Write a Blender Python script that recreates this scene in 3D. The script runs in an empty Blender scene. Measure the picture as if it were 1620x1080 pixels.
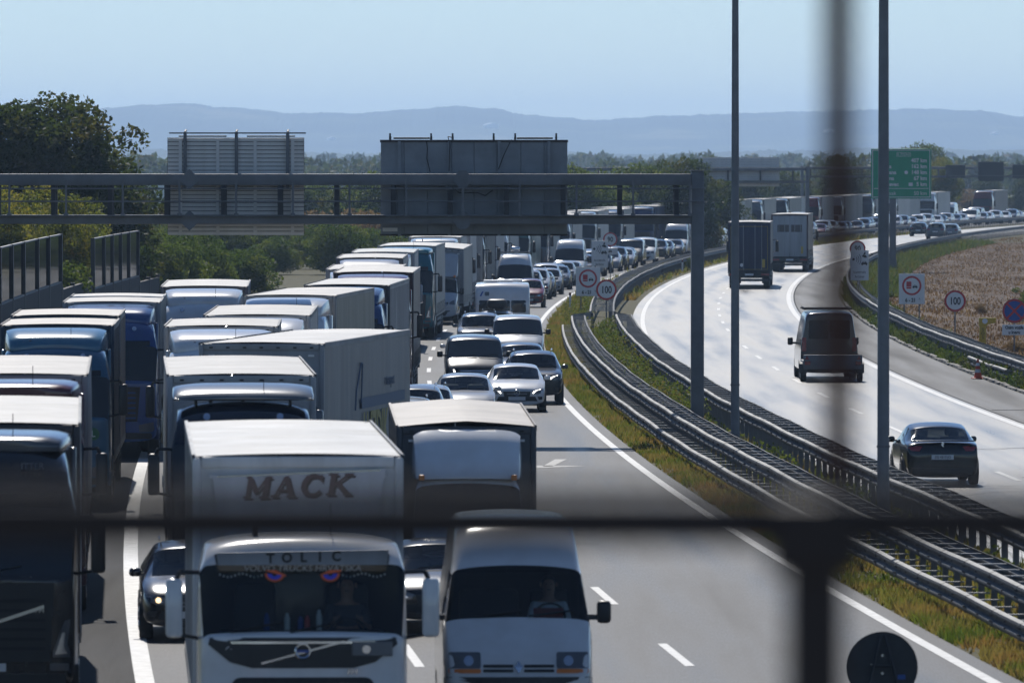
import bpy, bmesh, math, random
from mathutils import Vector, Matrix, noise
from mathutils.bvhtree import BVHTree
from math import radians as rad, sin, cos, pi, sqrt, atan, atan2, tan

rng = random.Random(7)
sc = bpy.context.scene
col = sc.collection

# ------------------------------------------------------------------ camera
EYE = 7.65
cam_data = bpy.data.cameras.new('camera')
cam = bpy.data.objects.new('camera', cam_data)
col.objects.link(cam)
cam.location = (0, 0, EYE)
cam.rotation_euler = (rad(90 - 1.21), 0, 0)
cam_data.sensor_width = 36
cam_data.lens = 300
cam_data.clip_start = 0.5
cam_data.clip_end = 40000
cam_data.dof.use_dof = True
cam_data.dof.focus_distance = 265
cam_data.dof.aperture_fstop = 5.9
sc.camera = cam

# ------------------------------------------------------------------ sky, sun, exposure
SUN_EL, SUN_AZ = 43.0, -6.0          # degrees; azimuth measured from +Y towards +X
world = bpy.data.worlds.new('World')
sc.world = world
world.use_nodes = True
wn = world.node_tree.nodes
sky = wn.new('ShaderNodeTexSky')
sky.sky_type = 'NISHITA'
sky.sun_disc = False
sky.sun_elevation = rad(SUN_EL)
sky.sun_rotation = rad(SUN_AZ)
sky.altitude = 1500
sky.air_density = 0.85
sky.dust_density = 0.0
sky.ozone_density = 4.8
wn['Background'].inputs[1].default_value = 0.083
world.node_tree.links.new(sky.outputs[0], wn['Background'].inputs[0])

sun_data = bpy.data.lights.new('sun', 'SUN')
sun_data.energy = 3.9
sun_data.angle = rad(0.53)
sun_data.color = (1.0, 0.955, 0.89)
sun = bpy.data.objects.new('sun', sun_data)
col.objects.link(sun)
d = Vector((sin(rad(SUN_AZ)) * cos(rad(SUN_EL)), cos(rad(SUN_AZ)) * cos(rad(SUN_EL)), sin(rad(SUN_EL))))
sun.rotation_euler = d.to_track_quat('Z', 'Y').to_euler()

sc.view_settings.view_transform = 'Standard'
sc.view_settings.look = 'None'
sc.view_settings.gamma = 1
sc.view_settings.exposure = 0.10
sc.view_settings.use_curve_mapping = False
cy = sc.cycles
cy.use_denoising = True
cy.max_bounces = 8
cy.diffuse_bounces = 3
cy.glossy_bounces = 3
cy.transparent_max_bounces = 24
cy.volume_bounces = 0
cy.sample_clamp_indirect = 6
cy.sample_clamp_direct = 0
cy.caustics_reflective = False
cy.caustics_refractive = False

# ------------------------------------------------------------------ road geometry
def MX(y):                       # x of the inner edge line of the oncoming carriageway
    return 0.95 + (y - 348) ** 2 / 8100.0
def MS(y):
    return (y - 348) / 4050.0
def RP(y, off, z=0.0):           # point at lateral offset `off` to the right of that line
    s = MS(y); n = sqrt(1 + s * s)
    return Vector((MX(y) + off / n, y - off * s / n, z))
def RZ(y):                       # rotation that turns local +y along the road
    return -atan(MS(y))

# ------------------------------------------------------------------ materials
MATS = {}
def new_mat(name):
    m = bpy.data.materials.new(name)
    m.use_nodes = True
    return m, m.node_tree.nodes, m.node_tree.links, m.node_tree.nodes['Principled BSDF']

def mat(name, c=(.5, .5, .5), rough=.5, metal=0., spec=.5, coat=0., coat_rough=.05, var=0., vscale=3., bump=0., bscale=20.,
        objc=False, rvar=0., emit=0., backdark=False, streak=False, c2=None, coord='Object'):
    if name in MATS: return MATS[name]
    m, N, L, B = new_mat(name)
    B.inputs['Roughness'].default_value = rough
    B.inputs['Metallic'].default_value = metal
    B.inputs['Specular IOR Level'].default_value = spec
    B.inputs['Coat Weight'].default_value = coat
    B.inputs['Coat Roughness'].default_value = coat_rough
    tc = N.new('ShaderNodeTexCoord')
    src = None
    if objc:
        oi = N.new('ShaderNodeObjectInfo'); src = oi.outputs['Color']
    else:
        B.inputs['Base Color'].default_value = (*c, 1)
    if var or c2 or rvar:
        mp = N.new('ShaderNodeMapping')
        L.new(tc.outputs[coord], mp.inputs[0])
        if streak: mp.inputs['Scale'].default_value = (1, 1, .12)
        nz = N.new('ShaderNodeTexNoise'); nz.inputs['Scale'].default_value = vscale
        nz.inputs['Detail'].default_value = 6; nz.inputs['Roughness'].default_value = .65
        L.new(mp.outputs[0], nz.inputs[0])
        if var or c2:
            mr = N.new('ShaderNodeMapRange'); mr.inputs[1].default_value = .3; mr.inputs[2].default_value = .7
            L.new(nz.outputs[0], mr.inputs[0])
            mx = N.new('ShaderNodeMix'); mx.data_type = 'RGBA'
            L.new(mr.outputs[0], mx.inputs[0])
            if c2:
                mx.inputs[6].default_value = (*c, 1); mx.inputs[7].default_value = (*c2, 1)
            else:
                mx.blend_type = 'MULTIPLY'
                mr.inputs[3].default_value = 0; mr.inputs[4].default_value = 1
                if src: L.new(src, mx.inputs[6])
                else: mx.inputs[6].default_value = (*c, 1)
                g = 1 - var
                mx.inputs[7].default_value = (g, g * .98, g * .95, 1)
            src = mx.outputs[2]
        if rvar:
            m2 = N.new('ShaderNodeMapRange'); m2.inputs[3].default_value = max(.02, rough - rvar); m2.inputs[4].default_value = rough + rvar
            L.new(nz.outputs[0], m2.inputs[0]); L.new(m2.outputs[0], B.inputs['Roughness'])
    if backdark:
        ge = N.new('ShaderNodeNewGeometry'); mb = N.new('ShaderNodeMix'); mb.data_type = 'RGBA'
        L.new(ge.outputs['Backfacing'], mb.inputs[0])
        if src: L.new(src, mb.inputs[6])
        else: mb.inputs[6].default_value = (*c, 1)
        mb.inputs[7].default_value = (.02, .02, .022, 1)
        src = mb.outputs[2]
    if src: L.new(src, B.inputs['Base Color'])
    if bump:
        nb = N.new('ShaderNodeTexNoise'); nb.inputs['Scale'].default_value = bscale; nb.inputs['Detail'].default_value = 4
        L.new(tc.outputs[coord], nb.inputs[0])
        bp = N.new('ShaderNodeBump'); bp.inputs['Strength'].default_value = bump; bp.inputs['Distance'].default_value = .05
        L.new(nb.outputs[0], bp.inputs['Height']); L.new(bp.outputs[0], B.inputs['Normal'])
    if emit:
        B.inputs['Emission Color'].default_value = (*c, 1); B.inputs['Emission Strength'].default_value = emit
    MATS[name] = m
    return m

PAINT = mat('vehicle_paint', rough=.2, spec=.25, coat=.8, coat_rough=.09, objc=True, var=.12, vscale=2.2, backdark=True)
TARP = mat('curtain_tarp', rough=.42, objc=True, var=.4, vscale=1.2, spec=.45, streak=True, bump=.12, bscale=3)
ROOF = mat('trailer_roof', rough=.55, objc=True, var=.5, vscale=.7, bump=.15, bscale=1.4)
PLAIN = mat('painted_plain', rough=.5, objc=True, var=.35, vscale=1.6, streak=True)
BLACK = mat('black_plastic', (.018, .018, .02), .45, var=.2)
DARK = mat('dark_trim', (.01, .01, .012), .6)
RUBBER = mat('tyre_rubber', (.015, .015, .016), .8)
RIM = mat('wheel_rim', (.35, .36, .38), .35, metal=.8)
CHROME = mat('chrome_trim', (.7, .72, .75), .15, metal=1)
LENS = mat('headlight_lens', (.10, .105, .115), .12, coat=1)
REDL = mat('red_lens', (.28, .012, .012), .2, coat=1)
AMBER = mat('amber_lens', (.85, .22, .01), .35, coat=.5)
LAMPON = mat('lit_lamp', (1, .72, .38), .3, emit=2)
DRLON = mat('lit_daytime_lamp', (1, .97, .9), .3, emit=4)
CHASSIS = mat('chassis_steel', (.03, .03, .033), .6, var=.3)
DGLASS = mat('dark_tinted_glass', (.006, .010, .014), .06, spec=.6)
GALV = mat('galvanised_steel', (.10, .104, .108), .6, metal=.25, var=.35, vscale=1.6, rvar=.1, bump=.05, bscale=8)
GALVD = mat('weathered_steel', (.20, .21, .225), .6, metal=.1, var=.35, vscale=1.2)
POLE = mat('lamp_post_steel', (.22, .235, .255), .5, metal=.1, var=.25, vscale=2.5)
WHITEP = mat('white_sign_face', (.82, .82, .82), .4, var=.06)
REDP = mat('red_sign_face', (.52, .02, .025), .4)
BLUEP = mat('blue_sign_face', (.01, .07, .33), .4)
BLACKP = mat('black_sign_print', (.012, .012, .012), .5)
GREENP = mat('green_sign_face', (.0, .34, .165), .45, var=.08)
GREYP = mat('sign_back_metal', (.17, .18, .195), .45, metal=.3, var=.25)
LINE = mat('road_paint', (.64, .64, .62), .5, var=.5, vscale=3.5, bump=.1, coord='Object')
CONC = mat('concrete', (.19, .18, .165), .8, var=.35, vscale=2, bump=.3, bscale=9)
TIMBER = mat('dark_timber', (.045, .036, .03), .75, var=.5, vscale=4, streak=True)
YELLOWP = mat('yellow_paint', (.62, .40, .015), .4, var=.1)
ORANGE = mat('orange_plastic', (.75, .085, .02), .5)
SKIN = mat('skin', (.42, .23, .16), .5)
SHIRT = mat('white_shirt', (.72, .73, .75), .8)
HAIR = mat('dark_hair', (.03, .022, .018), .6)
BARK = mat('tree_bark', (.05, .038, .028), .9, var=.4, vscale=5)
RUNG = mat('sunlit_zinc', (.28, .29, .30), .45, metal=.1, var=.2)  # rungs coloured lighter than the beams so their tops look sunlit
RAILPAINT = mat('railing_paint', (.032, .021, .019), .6, var=.3)
INTER = mat('interior_dark', (.014, .014, .016), .7)

def glass_mat():
    m, N, L, B = new_mat('clear_glass')
    tr = N.new('ShaderNodeBsdfTransparent'); tr.inputs[0].default_value = (.66, .73, .73, 1)
    gl = N.new('ShaderNodeBsdfGlossy'); gl.inputs['Roughness'].default_value = .03
    fr = N.new('ShaderNodeFresnel'); fr.inputs[0].default_value = 1.5
    mx = N.new('ShaderNodeMixShader')
    L.new(fr.outputs[0], mx.inputs[0]); L.new(tr.outputs[0], mx.inputs[1]); L.new(gl.outputs[0], mx.inputs[2])
    L.new(mx.outputs[0], N['Material Output'].inputs[0])
    return m
GLASS = glass_mat()

def asphalt(name, c1, c2, rough, spec, lane0=-12.3, lanew=4.1):
    m, N, L, B = new_mat(name)
    tc = N.new('ShaderNodeTexCoord')
    def noi(scale, stretch=(1, 1, 1), det=5):
        mp = N.new('ShaderNodeMapping'); mp.inputs['Scale'].default_value = stretch
        L.new(tc.outputs['Object'], mp.inputs[0])
        n = N.new('ShaderNodeTexNoise'); n.inputs['Scale'].default_value = scale; n.inputs['Detail'].default_value = det
        L.new(mp.outputs[0], n.inputs[0]); return n.outputs[0]
    a = noi(.9, (1, .035, 1)); b = noi(.35, (1, .3, 1)); f = noi(60, (1, .5, 1), 2)
    mx = N.new('ShaderNodeMix'); mx.data_type = 'RGBA'
    ad = N.new('ShaderNodeMath'); ad.operation = 'MULTIPLY_ADD'; ad.inputs[1].default_value = .6
    L.new(a, ad.inputs[0])
    sub = N.new('ShaderNodeMath'); sub.operation = 'MULTIPLY'; sub.inputs[1].default_value = .45
    L.new(b, sub.inputs[0]); L.new(sub.outputs[0], ad.inputs[2])
    mr = N.new('ShaderNodeMapRange'); mr.inputs[1].default_value = .38; mr.inputs[2].default_value = .68
    L.new(ad.outputs[0], mr.inputs[0]); L.new(mr.outputs[0], mx.inputs[0])
    mx.inputs[6].default_value = (*c1, 1); mx.inputs[7].default_value = (*c2, 1)
    # wheel tracks: lateral position in the lane from the strip's UV
    uv = N.new('ShaderNodeSeparateXYZ'); L.new(tc.outputs['UV'], uv.inputs[0])
    def mth(op, a, b=None):
        q = N.new('ShaderNodeMath'); q.operation = op
        for i, t in enumerate((a, b)):
            if t is None: continue
            if isinstance(t, (int, float)): q.inputs[i].default_value = t
            else: L.new(t, q.inputs[i])
        return q.outputs[0]
    lp = mth('FRACT', mth('DIVIDE', mth('SUBTRACT', uv.outputs[0], lane0), lanew))
    dd = mth('ABSOLUTE', mth('SUBTRACT', mth('ABSOLUTE', mth('SUBTRACT', lp, .5)), .22))
    tr = N.new('ShaderNodeMapRange'); tr.interpolation_type = 'SMOOTHSTEP'
    tr.inputs[1].default_value = .03; tr.inputs[2].default_value = .16; tr.inputs[3].default_value = 1; tr.inputs[4].default_value = 0
    L.new(dd, tr.inputs[0])
    track = mth('MULTIPLY', tr.outputs[0], mth('ADD', b, .25))
    m2 = N.new('ShaderNodeMix'); m2.data_type = 'RGBA'; m2.blend_type = 'MULTIPLY'
    r2 = N.new('ShaderNodeMapRange'); r2.inputs[1].default_value = .35; r2.inputs[2].default_value = .65; r2.inputs[3].default_value = .55; r2.inputs[4].default_value = 1.2
    L.new(f, r2.inputs[0])
    m2.inputs[0].default_value = 1
    sp = noi(34, (1, .055, 1), 3)
    r3 = N.new('ShaderNodeMapRange'); r3.inputs[1].default_value = .3; r3.inputs[2].default_value = .7; r3.inputs[3].default_value = .62; r3.inputs[4].default_value = 1.38
    L.new(sp, r3.inputs[0])
    L.new(mx.outputs[2], m2.inputs[6]); L.new(mth('MULTIPLY', r2.outputs[0], r3.outputs[0]), m2.inputs[7])
    L.new(m2.outputs[2], B.inputs['Base Color'])
    rr = N.new('ShaderNodeMapRange'); rr.inputs[1].default_value = .3; rr.inputs[2].default_value = .7; rr.inputs[3].default_value = rough - .09; rr.inputs[4].default_value = rough + .11
    L.new(a, rr.inputs[0]); L.new(mth('SUBTRACT', mth('ADD', rr.outputs[0], mth('MULTIPLY', mth('SUBTRACT', sp, .5), .28)), mth('MULTIPLY', track, .09)), B.inputs['Roughness'])
    L.new(mth('SUBTRACT', 1.06, mth('MULTIPLY', track, .45)), r2.inputs[4])
    B.inputs['Specular IOR Level'].default_value = spec
    bp = N.new('ShaderNodeBump'); bp.inputs['Strength'].default_value = .35; bp.inputs['Distance'].default_value = .02
    L.new(f, bp.inputs['Height']); L.new(bp.outputs[0], B.inputs['Normal'])
    return m
ASPH = asphalt('asphalt', (.034, .033, .033), (.058, .056, .055), .50, .13)
ASPH_OUT = asphalt('asphalt_polished_glare', (.062, .060, .058), (.095, .092, .089), .43, .72, 4.85, 3.8)  # polished lanes; the lighter base colour also stands in for sun glare
ASPH_OLD = asphalt('asphalt_coarse', (.036, .035, .035), (.057, .055, .054), .7, .05)
ASPH2 = asphalt('asphalt_shoulder', (.040, .039, .040), (.056, .054, .053), .62, .16)

def ramp_mat(name, cols, scale, rough=.9, stretch=(1, 1, 1), detail=8, bump=0.):
    m, N, L, B = new_mat(name)
    tc = N.new('ShaderNodeTexCoord'); mp = N.new('ShaderNodeMapping'); mp.inputs['Scale'].default_value = stretch
    L.new(tc.outputs['Object'], mp.inputs[0])
    n = N.new('ShaderNodeTexNoise'); n.inputs['Scale'].default_value = scale; n.inputs['Detail'].default_value = detail; n.inputs['Roughness'].default_value = .65
    L.new(mp.outputs[0], n.inputs[0])
    r = N.new('ShaderNodeValToRGB'); e = r.color_ramp.elements
    e[0].position = cols[0][0]; e[0].color = (*cols[0][1], 1)
    e[1].position = cols[-1][0]; e[1].color = (*cols[-1][1], 1)
    for p, c in cols[1:-1]:
        k = e.new(p); k.color = (*c, 1)
    L.new(n.outputs[0], r.inputs[0]); L.new(r.outputs[0], B.inputs['Base Color'])
    B.inputs['Roughness'].default_value = rough; B.inputs['Specular IOR Level'].default_value = .15
    if bump:
        bp = N.new('ShaderNodeBump'); bp.inputs['Strength'].default_value = bump; bp.inputs['Distance'].default_value = .2
        L.new(n.outputs[0], bp.inputs['Height']); L.new(bp.outputs[0], B.inputs['Normal'])
    return m
GROUND = ramp_mat('meadow_ground', [(.35, (.03, .055, .012)), (.5, (.055, .07, .02)), (.62, (.10, .075, .035)), (.75, (.04, .07, .018))], .035, detail=10)
STUBBLE = ramp_mat('stubble_field', [(.3, (.045, .026, .014)), (.45, (.08, .048, .027)), (.58, (.12, .078, .047)), (.7, (.19, .145, .10))], .5, detail=12, stretch=(1, .12, 1), bump=.5)
SOIL = ramp_mat('verge_soil', [(.3, (.05, .055, .022)), (.5, (.09, .085, .04)), (.7, (.15, .12, .07))], 2.0)
GRAVEL = ramp_mat('gravel_strip', [(.3, (.09, .085, .08)), (.5, (.16, .15, .14)), (.7, (.26, .25, .23))], 6.0)
HILLM = ramp_mat('wooded_hillside', [(.35, (.008, .018, .008)), (.47, (.02, .036, .014)), (.58, (.05, .07, .022)), (.68, (.16, .15, .07))], .005, detail=12)

def leaf_mat(name, cols, scale=.35):
    m, N, L, B = new_mat(name)
    tc = N.new('ShaderNodeTexCoord')
    n = N.new('ShaderNodeTexNoise'); n.inputs['Scale'].default_value = scale; n.inputs['Detail'].default_value = 5
    L.new(tc.outputs['Object'], n.inputs[0])
    r = N.new('ShaderNodeValToRGB'); e = r.color_ramp.elements
    e[0].position = .3; e[0].color = (*cols[0], 1); e[1].position = .7; e[1].color = (*cols[-1], 1)
    for i, c in enumerate(cols[1:-1]):
        k = e.new(.3 + .4 * (i + 1) / (len(cols) - 1)); k.color = (*c, 1)
    L.new(n.outputs[0], r.inputs[0]); L.new(r.outputs[0], B.inputs['Base Color'])
    B.inputs['Roughness'].default_value = .6; B.inputs['Specular IOR Level'].default_value = .25
    t = N.new('ShaderNodeBsdfTranslucent'); mx = N.new('ShaderNodeMixShader'); mx.inputs[0].default_value = .55
    tm = N.new('ShaderNodeMix'); tm.data_type = 'RGBA'; tm.blend_type = 'MULTIPLY'; tm.inputs[0].default_value = 1; tm.inputs[7].default_value = (1.55, 1.45, .95, 1); tm.clamp_result = False
    L.new(r.outputs[0], tm.inputs[6])
    L.new(tm.outputs[2], t.inputs[0]); L.new(B.outputs[0], mx.inputs[1]); L.new(t.outputs[0], mx.inputs[2])
    L.new(mx.outputs[0], N['Material Output'].inputs[0])
    return m
LEAF = leaf_mat('leaf_dark', [(.018, .034, .008), (.04, .06, .014), (.085, .075, .02)])
LEAFY = leaf_mat('leaf_yellowing', [(.05, .08, .014), (.12, .14, .025), (.24, .20, .04)], .8)
LEAFG = leaf_mat('leaf_fresh', [(.03, .06, .013), (.075, .11, .022), (.14, .16, .038)], .5)
REEDM = leaf_mat('reed_brown', [(.07, .06, .03), (.14, .10, .06), (.18, .12, .08)], .4)
GRASSM = leaf_mat('verge_grass', [(.06, .11, .02), (.10, .13, .028), (.18, .15, .055), (.19, .12, .05)], .33)
WEEDM = leaf_mat('weed_leaves', [(.04, .07, .015), (.08, .11, .025), (.12, .10, .035)], .6)
# ------------------------------------------------------------------ mesh helpers
class MB:
    def __init__(s): s.v = []; s.f = []; s.mi = []
    def add(s, vs, fs, mi=0):
        o = len(s.v); s.v += [tuple(p) for p in vs]
        s.f += [tuple(i + o for i in f) for f in fs]; s.mi += [mi] * len(fs); return s
    def box(s, x0, x1, y0, y1, z0, z1, mi=0, bev=0.):
        if x0 > x1: x0, x1 = x1, x0
        if y0 > y1: y0, y1 = y1, y0
        if z0 > z1: z0, z1 = z1, z0
        if bev <= 0:
            vs = [(x, y, z) for z in (z0, z1) for y in (y0, y1) for x in (x0, x1)]
            return s.add(vs, [(0, 2, 3, 1), (4, 5, 7, 6), (0, 1, 5, 4), (2, 6, 7, 3), (0, 4, 6, 2), (1, 3, 7, 5)], mi)
        b = min(bev, (x1 - x0) / 2.01, (y1 - y0) / 2.01, (z1 - z0) / 2.01)
        bm = bmesh.new(); bmesh.ops.create_cube(bm, size=1)
        for v in bm.verts:
            v.co = ((x0 + x1) / 2 + v.co.x * (x1 - x0), (y0 + y1) / 2 + v.co.y * (y1 - y0), (z0 + z1) / 2 + v.co.z * (z1 - z0))
        bmesh.ops.bevel(bm, geom=bm.edges[:], offset=b, segments=2, affect='EDGES', profile=.5)
        bm.verts.index_update()
        s.add([v.co[:] for v in bm.verts], [[v.index for v in f.verts] for f in bm.faces], mi); bm.free(); return s
    def tube(s, p0, p1, r, n=8, r2=None, mi=0, caps=True):
        p0 = Vector(p0); p1 = Vector(p1); r2 = r if r2 is None else r2
        ax = (p1 - p0).normalized(); t = Vector((0, 0, 1)) if abs(ax.z) < .9 else Vector((1, 0, 0))
        a = ax.cross(t).normalized(); b = ax.cross(a)
        vs = [p0 + (a * cos(2 * pi * k / n) + b * sin(2 * pi * k / n)) * r for k in range(n)] + [p1 + (a * cos(2 * pi * k / n) + b * sin(2 * pi * k / n)) * r2 for k in range(n)]
        fs = [(k, (k + 1) % n, n + (k + 1) % n, n + k) for k in range(n)]
        if caps: fs += [tuple(range(n - 1, -1, -1)), tuple(range(n, 2 * n))]
        return s.add([p[:] for p in vs], fs, mi)
    def path(s, pts, r, n=6, mi=0):
        for a, b in zip(pts[:-1], pts[1:]): s.tube(a, b, r, n, mi=mi)
        return s
    def prism(s, outl, a0, a1, axis='y', mi=0):   # outline in the plane normal to axis
        n = len(outl)
        f = {'y': lambda p, t: (p[0], t, p[1]), 'x': lambda p, t: (t, p[0], p[1]), 'z': lambda p, t: (p[0], p[1], t)}[axis]
        return s.add([f(p, a0) for p in outl] + [f(p, a1) for p in outl],
                     [(k, (k + 1) % n, n + (k + 1) % n, n + k) for k in range(n)] + [tuple(range(n - 1, -1, -1)), tuple(range(n, 2 * n))], mi)
    def grid(s, fn, nu, nv, mi=0):
        vs = [fn(i / nu, j / nv) for j in range(nv + 1) for i in range(nu + 1)]
        return s.add(vs, [(j * (nu + 1) + i, j * (nu + 1) + i + 1, (j + 1) * (nu + 1) + i + 1, (j + 1) * (nu + 1) + i) for j in range(nv) for i in range(nu)], mi)
    def lathe_x(s, prof, cx, cyy, cz, n=20, mi=0):     # prof: (x offset, radius)
        m = len(prof)
        vs = [(cx + px, cyy + r * cos(2 * pi * k / n), cz + r * sin(2 * pi * k / n)) for k in range(n) for px, r in prof]
        fs = [(k * m + i, k * m + i + 1, ((k + 1) % n) * m + i + 1, ((k + 1) % n) * m + i) for k in range(n) for i in range(m - 1)]
        return s.add(vs, fs, mi)
    def mesh(s, name, mats, smooth=0, fix=True):
        me = bpy.data.meshes.new(name)
        me.from_pydata(s.v, [], s.f)
        for m in (mats if isinstance(mats, (list, tuple)) else [mats]): me.materials.append(m)
        if any(s.mi): me.polygons.foreach_set('material_index', s.mi)
        if fix:
            bm = bmesh.new(); bm.from_mesh(me); bmesh.ops.recalc_face_normals(bm, faces=bm.faces[:]); bm.to_mesh(me); bm.free()
        if smooth:
            me.shade_smooth(); me.set_sharp_from_angle(angle=rad(smooth))
        me.update()
        return me

def obj(name, me, parent=None, loc=None, rz=None, color=None):
    o = bpy.data.objects.new(name, me); col.objects.link(o)
    if parent: o.parent = parent
    if loc is not None: o.location = loc
    if rz is not None: o.rotation_euler = (0, 0, rz)
    if color: o.color = (*color, 1)
    return o
def tag(o, label, cat, group=None, kind=None):
    o['label'] = label; o['category'] = cat
    if group: o['group'] = group
    if kind: o['kind'] = kind
    return o
def struct(name, me):
    o = obj(name, me); o['kind'] = 'structure'; return o
def root(name, loc, rz, label, cat, group=None):
    o = obj(name, None, loc=loc, rz=rz); o.empty_display_size = .3
    return tag(o, label, cat, group)

_txt = {}
def islands(b):
    par = list(range(len(b.v)))
    def fd(i):
        while par[i] != i: par[i] = par[par[i]]; i = par[i]
        return i
    for f in b.f:
        r0 = fd(f[0])
        for k in f[1:]: par[fd(k)] = r0
    out = {}
    for f in b.f: out.setdefault(fd(f[0]), []).append(f)
    res = []
    for fs in out.values():
        q = MB(); mp = {}
        for f in fs:
            for k in f:
                if k not in mp: mp[k] = len(q.v); q.v.append(b.v[k])
        q.f = [tuple(mp[k] for k in f) for f in fs]; q.mi = [0] * len(fs); res.append(q)
    return res
def text_mesh(t, size, m, ext=.004, align='CENTER', shear=0., bold=0., sx=1.):
    k = (t, size, m.name, align, shear, bold, sx)
    if k in _txt: return _txt[k]
    c = bpy.data.curves.new('lettering', 'FONT'); c.body = t; c.size = size; c.align_x = align; c.align_y = 'CENTER'
    c.extrude = ext; c.shear = shear; c.offset = bold; c.resolution_u = 3
    o = bpy.data.objects.new('tmp', c); col.objects.link(o)
    bpy.context.view_layer.update()
    me = bpy.data.meshes.new_from_object(o.evaluated_get(bpy.context.evaluated_depsgraph_get()))
    bpy.data.objects.remove(o); bpy.data.curves.remove(c)
    me.materials.clear(); me.materials.append(m)
    for v in me.vertices:                      # stand upright, readable from -y
        x, y, z = v.co; v.co = (x * sx, -z, y)
    for p in me.polygons: p.material_index = 0
    me.update(); _txt[k] = me; return me

# closed loft: stations = [(y, [(x, z) or (x, z, dy) ... bottom centre -> top centre])]
def loft_shell(stations, tagf, level=2, ccol={}, cst={}):
    n = len(stations[0][1]); ring = 2 * n - 2
    bm = bmesh.new(); cl = bm.edges.layers.float.new('crease_edge')
    V = []
    for y, pts in stations:
        P = [(p[0], y + (p[2] if len(p) > 2 else 0), p[1]) for p in pts]
        full = P + [(-P[k][0], P[k][1], P[k][2]) for k in range(n - 2, 0, -1)]
        V.append([bm.verts.new(p) for p in full])
    def ci(j): return j if j <= n - 2 else ring - 1 - j
    for i in range(len(V) - 1):
        for j in range(ring):
            f = bm.faces.new((V[i][j], V[i][(j + 1) % ring], V[i + 1][(j + 1) % ring], V[i + 1][j])); f.material_index = tagf(i, ci(j))
    for i in (0, len(V) - 1):
        for k in range(n - 1):
            q = [V[i][k], V[i][k + 1]]
            if k + 1 < n - 1: q.append(V[i][ring - k - 1])
            if k > 0: q.append(V[i][ring - k])
            f = bm.faces.new(q); f.material_index = tagf(-1 if i == 0 else 99, k)
    bmesh.ops.recalc_face_normals(bm, faces=bm.faces[:])
    for i, vs in enumerate(V):
        for j in range(ring):
            c = cst.get(i, 0)
            if c:
                e = bm.edges.get((vs[j], vs[(j + 1) % ring])); e[cl] = c
            k = j if j <= n - 1 else ring - j
            c = ccol.get(k, 0)
            if c and i + 1 < len(V):
                e = bm.edges.get((vs[j], V[i + 1][j])); e[cl] = max(e[cl], c)
    me = bpy.data.meshes.new('tmp'); bm.to_mesh(me); bm.free()
    o = bpy.data.objects.new('tmp', me); col.objects.link(o)
    md = o.modifiers.new('s', 'SUBSURF'); md.levels = level; md.render_levels = level
    bpy.context.view_layer.update()
    ev = bpy.data.meshes.new_from_object(o.evaluated_get(bpy.context.evaluated_depsgraph_get()))
    bpy.data.objects.remove(o); bpy.data.meshes.remove(me)
    vs = [v.co[:] for v in ev.vertices]
    out = {}
    for p in ev.polygons:
        out.setdefault(p.material_index, MB()).f.append(tuple(p.vertices))
    allf = [tuple(p.vertices) for p in ev.polygons]
    for t, b in out.items():
        used = {}
        for f in b.f:
            for k in f:
                if k not in used: used[k] = len(b.v) + 0; b.v.append(vs[k])
        b.f = [tuple(used[k] for k in f) for f in b.f]; b.mi = [0] * len(b.f)
    bpy.data.meshes.remove(ev)
    return out, BVHTree.FromPolygons(vs, allf)

DIRS = {'front': ((0, 1, 0), lambda a, b: (a, -6, b)), 'rear': ((0, -1, 0), lambda a, b: (a, 30, b)),
        'right': ((-1, 0, 0), lambda a, b: (6, a, b)), 'left': ((1, 0, 0), lambda a, b: (-6, a, b)), 'top': ((0, 0, -1), lambda a, b: (a, b, 8))}
def patch(bvh, outl, side='front', off=.006, thick=.03, rings=2, b=None, sub=2, mi=0):
    """plate that follows the body: outline (2D in the plane facing `side`) cast onto the surface, with a skirt"""
    b = b or MB(); dv, org = DIRS[side]; dv = Vector(dv)
    P = []
    for k in range(len(outl)):
        p, q = outl[k], outl[(k + 1) % len(outl)]
        for t in range(sub): P.append((p[0] + (q[0] - p[0]) * t / sub, p[1] + (q[1] - p[1]) * t / sub))
    c = (sum(p[0] for p in P) / len(P), sum(p[1] for p in P) / len(P))
    last = [None]
    def cast(a, z):
        h = bvh.ray_cast(Vector(org(a, z)), dv)[0]
        if h is None:
            if last[0] is None: return Vector(org(a, z)) + dv * 6
            h = Vector(org(a, z)); ax = {'front': 1, 'rear': 1, 'right': 0, 'left': 0, 'top': 2}[side]
            h[ax] = last[0][ax]
        last[0] = h
        return h - dv * off
    n = len(P); vs = [cast(*c)]
    for r in range(1, rings + 1):
        t = r / rings
        vs += [cast(c[0] + (p[0] - c[0]) * t, c[1] + (p[1] - c[1]) * t) for p in P]
    vs += [v + dv * thick for v in vs[-n:]]
    fs = [(0, 1 + k, 1 + (k + 1) % n) for k in range(n)]
    for r in range(rings):
        o = 1 + r * n
        fs += [(o + k, o + n + k, o + n + (k + 1) % n, o + (k + 1) % n) for k in range(n)]
    return b.add([v[:] for v in vs], fs, mi)
def rrect(x0, x1, z0, z1, r=.03, n=3):
    out = []
    for cx, cz, a in ((x1 - r, z1 - r, 0), (x0 + r, z1 - r, 90), (x0 + r, z0 + r, 180), (x1 - r, z0 + r, 270)):
        out += [(cx + r * cos(rad(a + 90 * k / n)), cz + r * sin(rad(a + 90 * k / n))) for k in range(n + 1)]
    return out
def circ(cx, cz, r, n=16): return [(cx + r * cos(2 * pi * k / n), cz + r * sin(2 * pi * k / n)) for k in range(n)]
def mirx(pts): return [(-p[0], p[1]) for p in pts]

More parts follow.
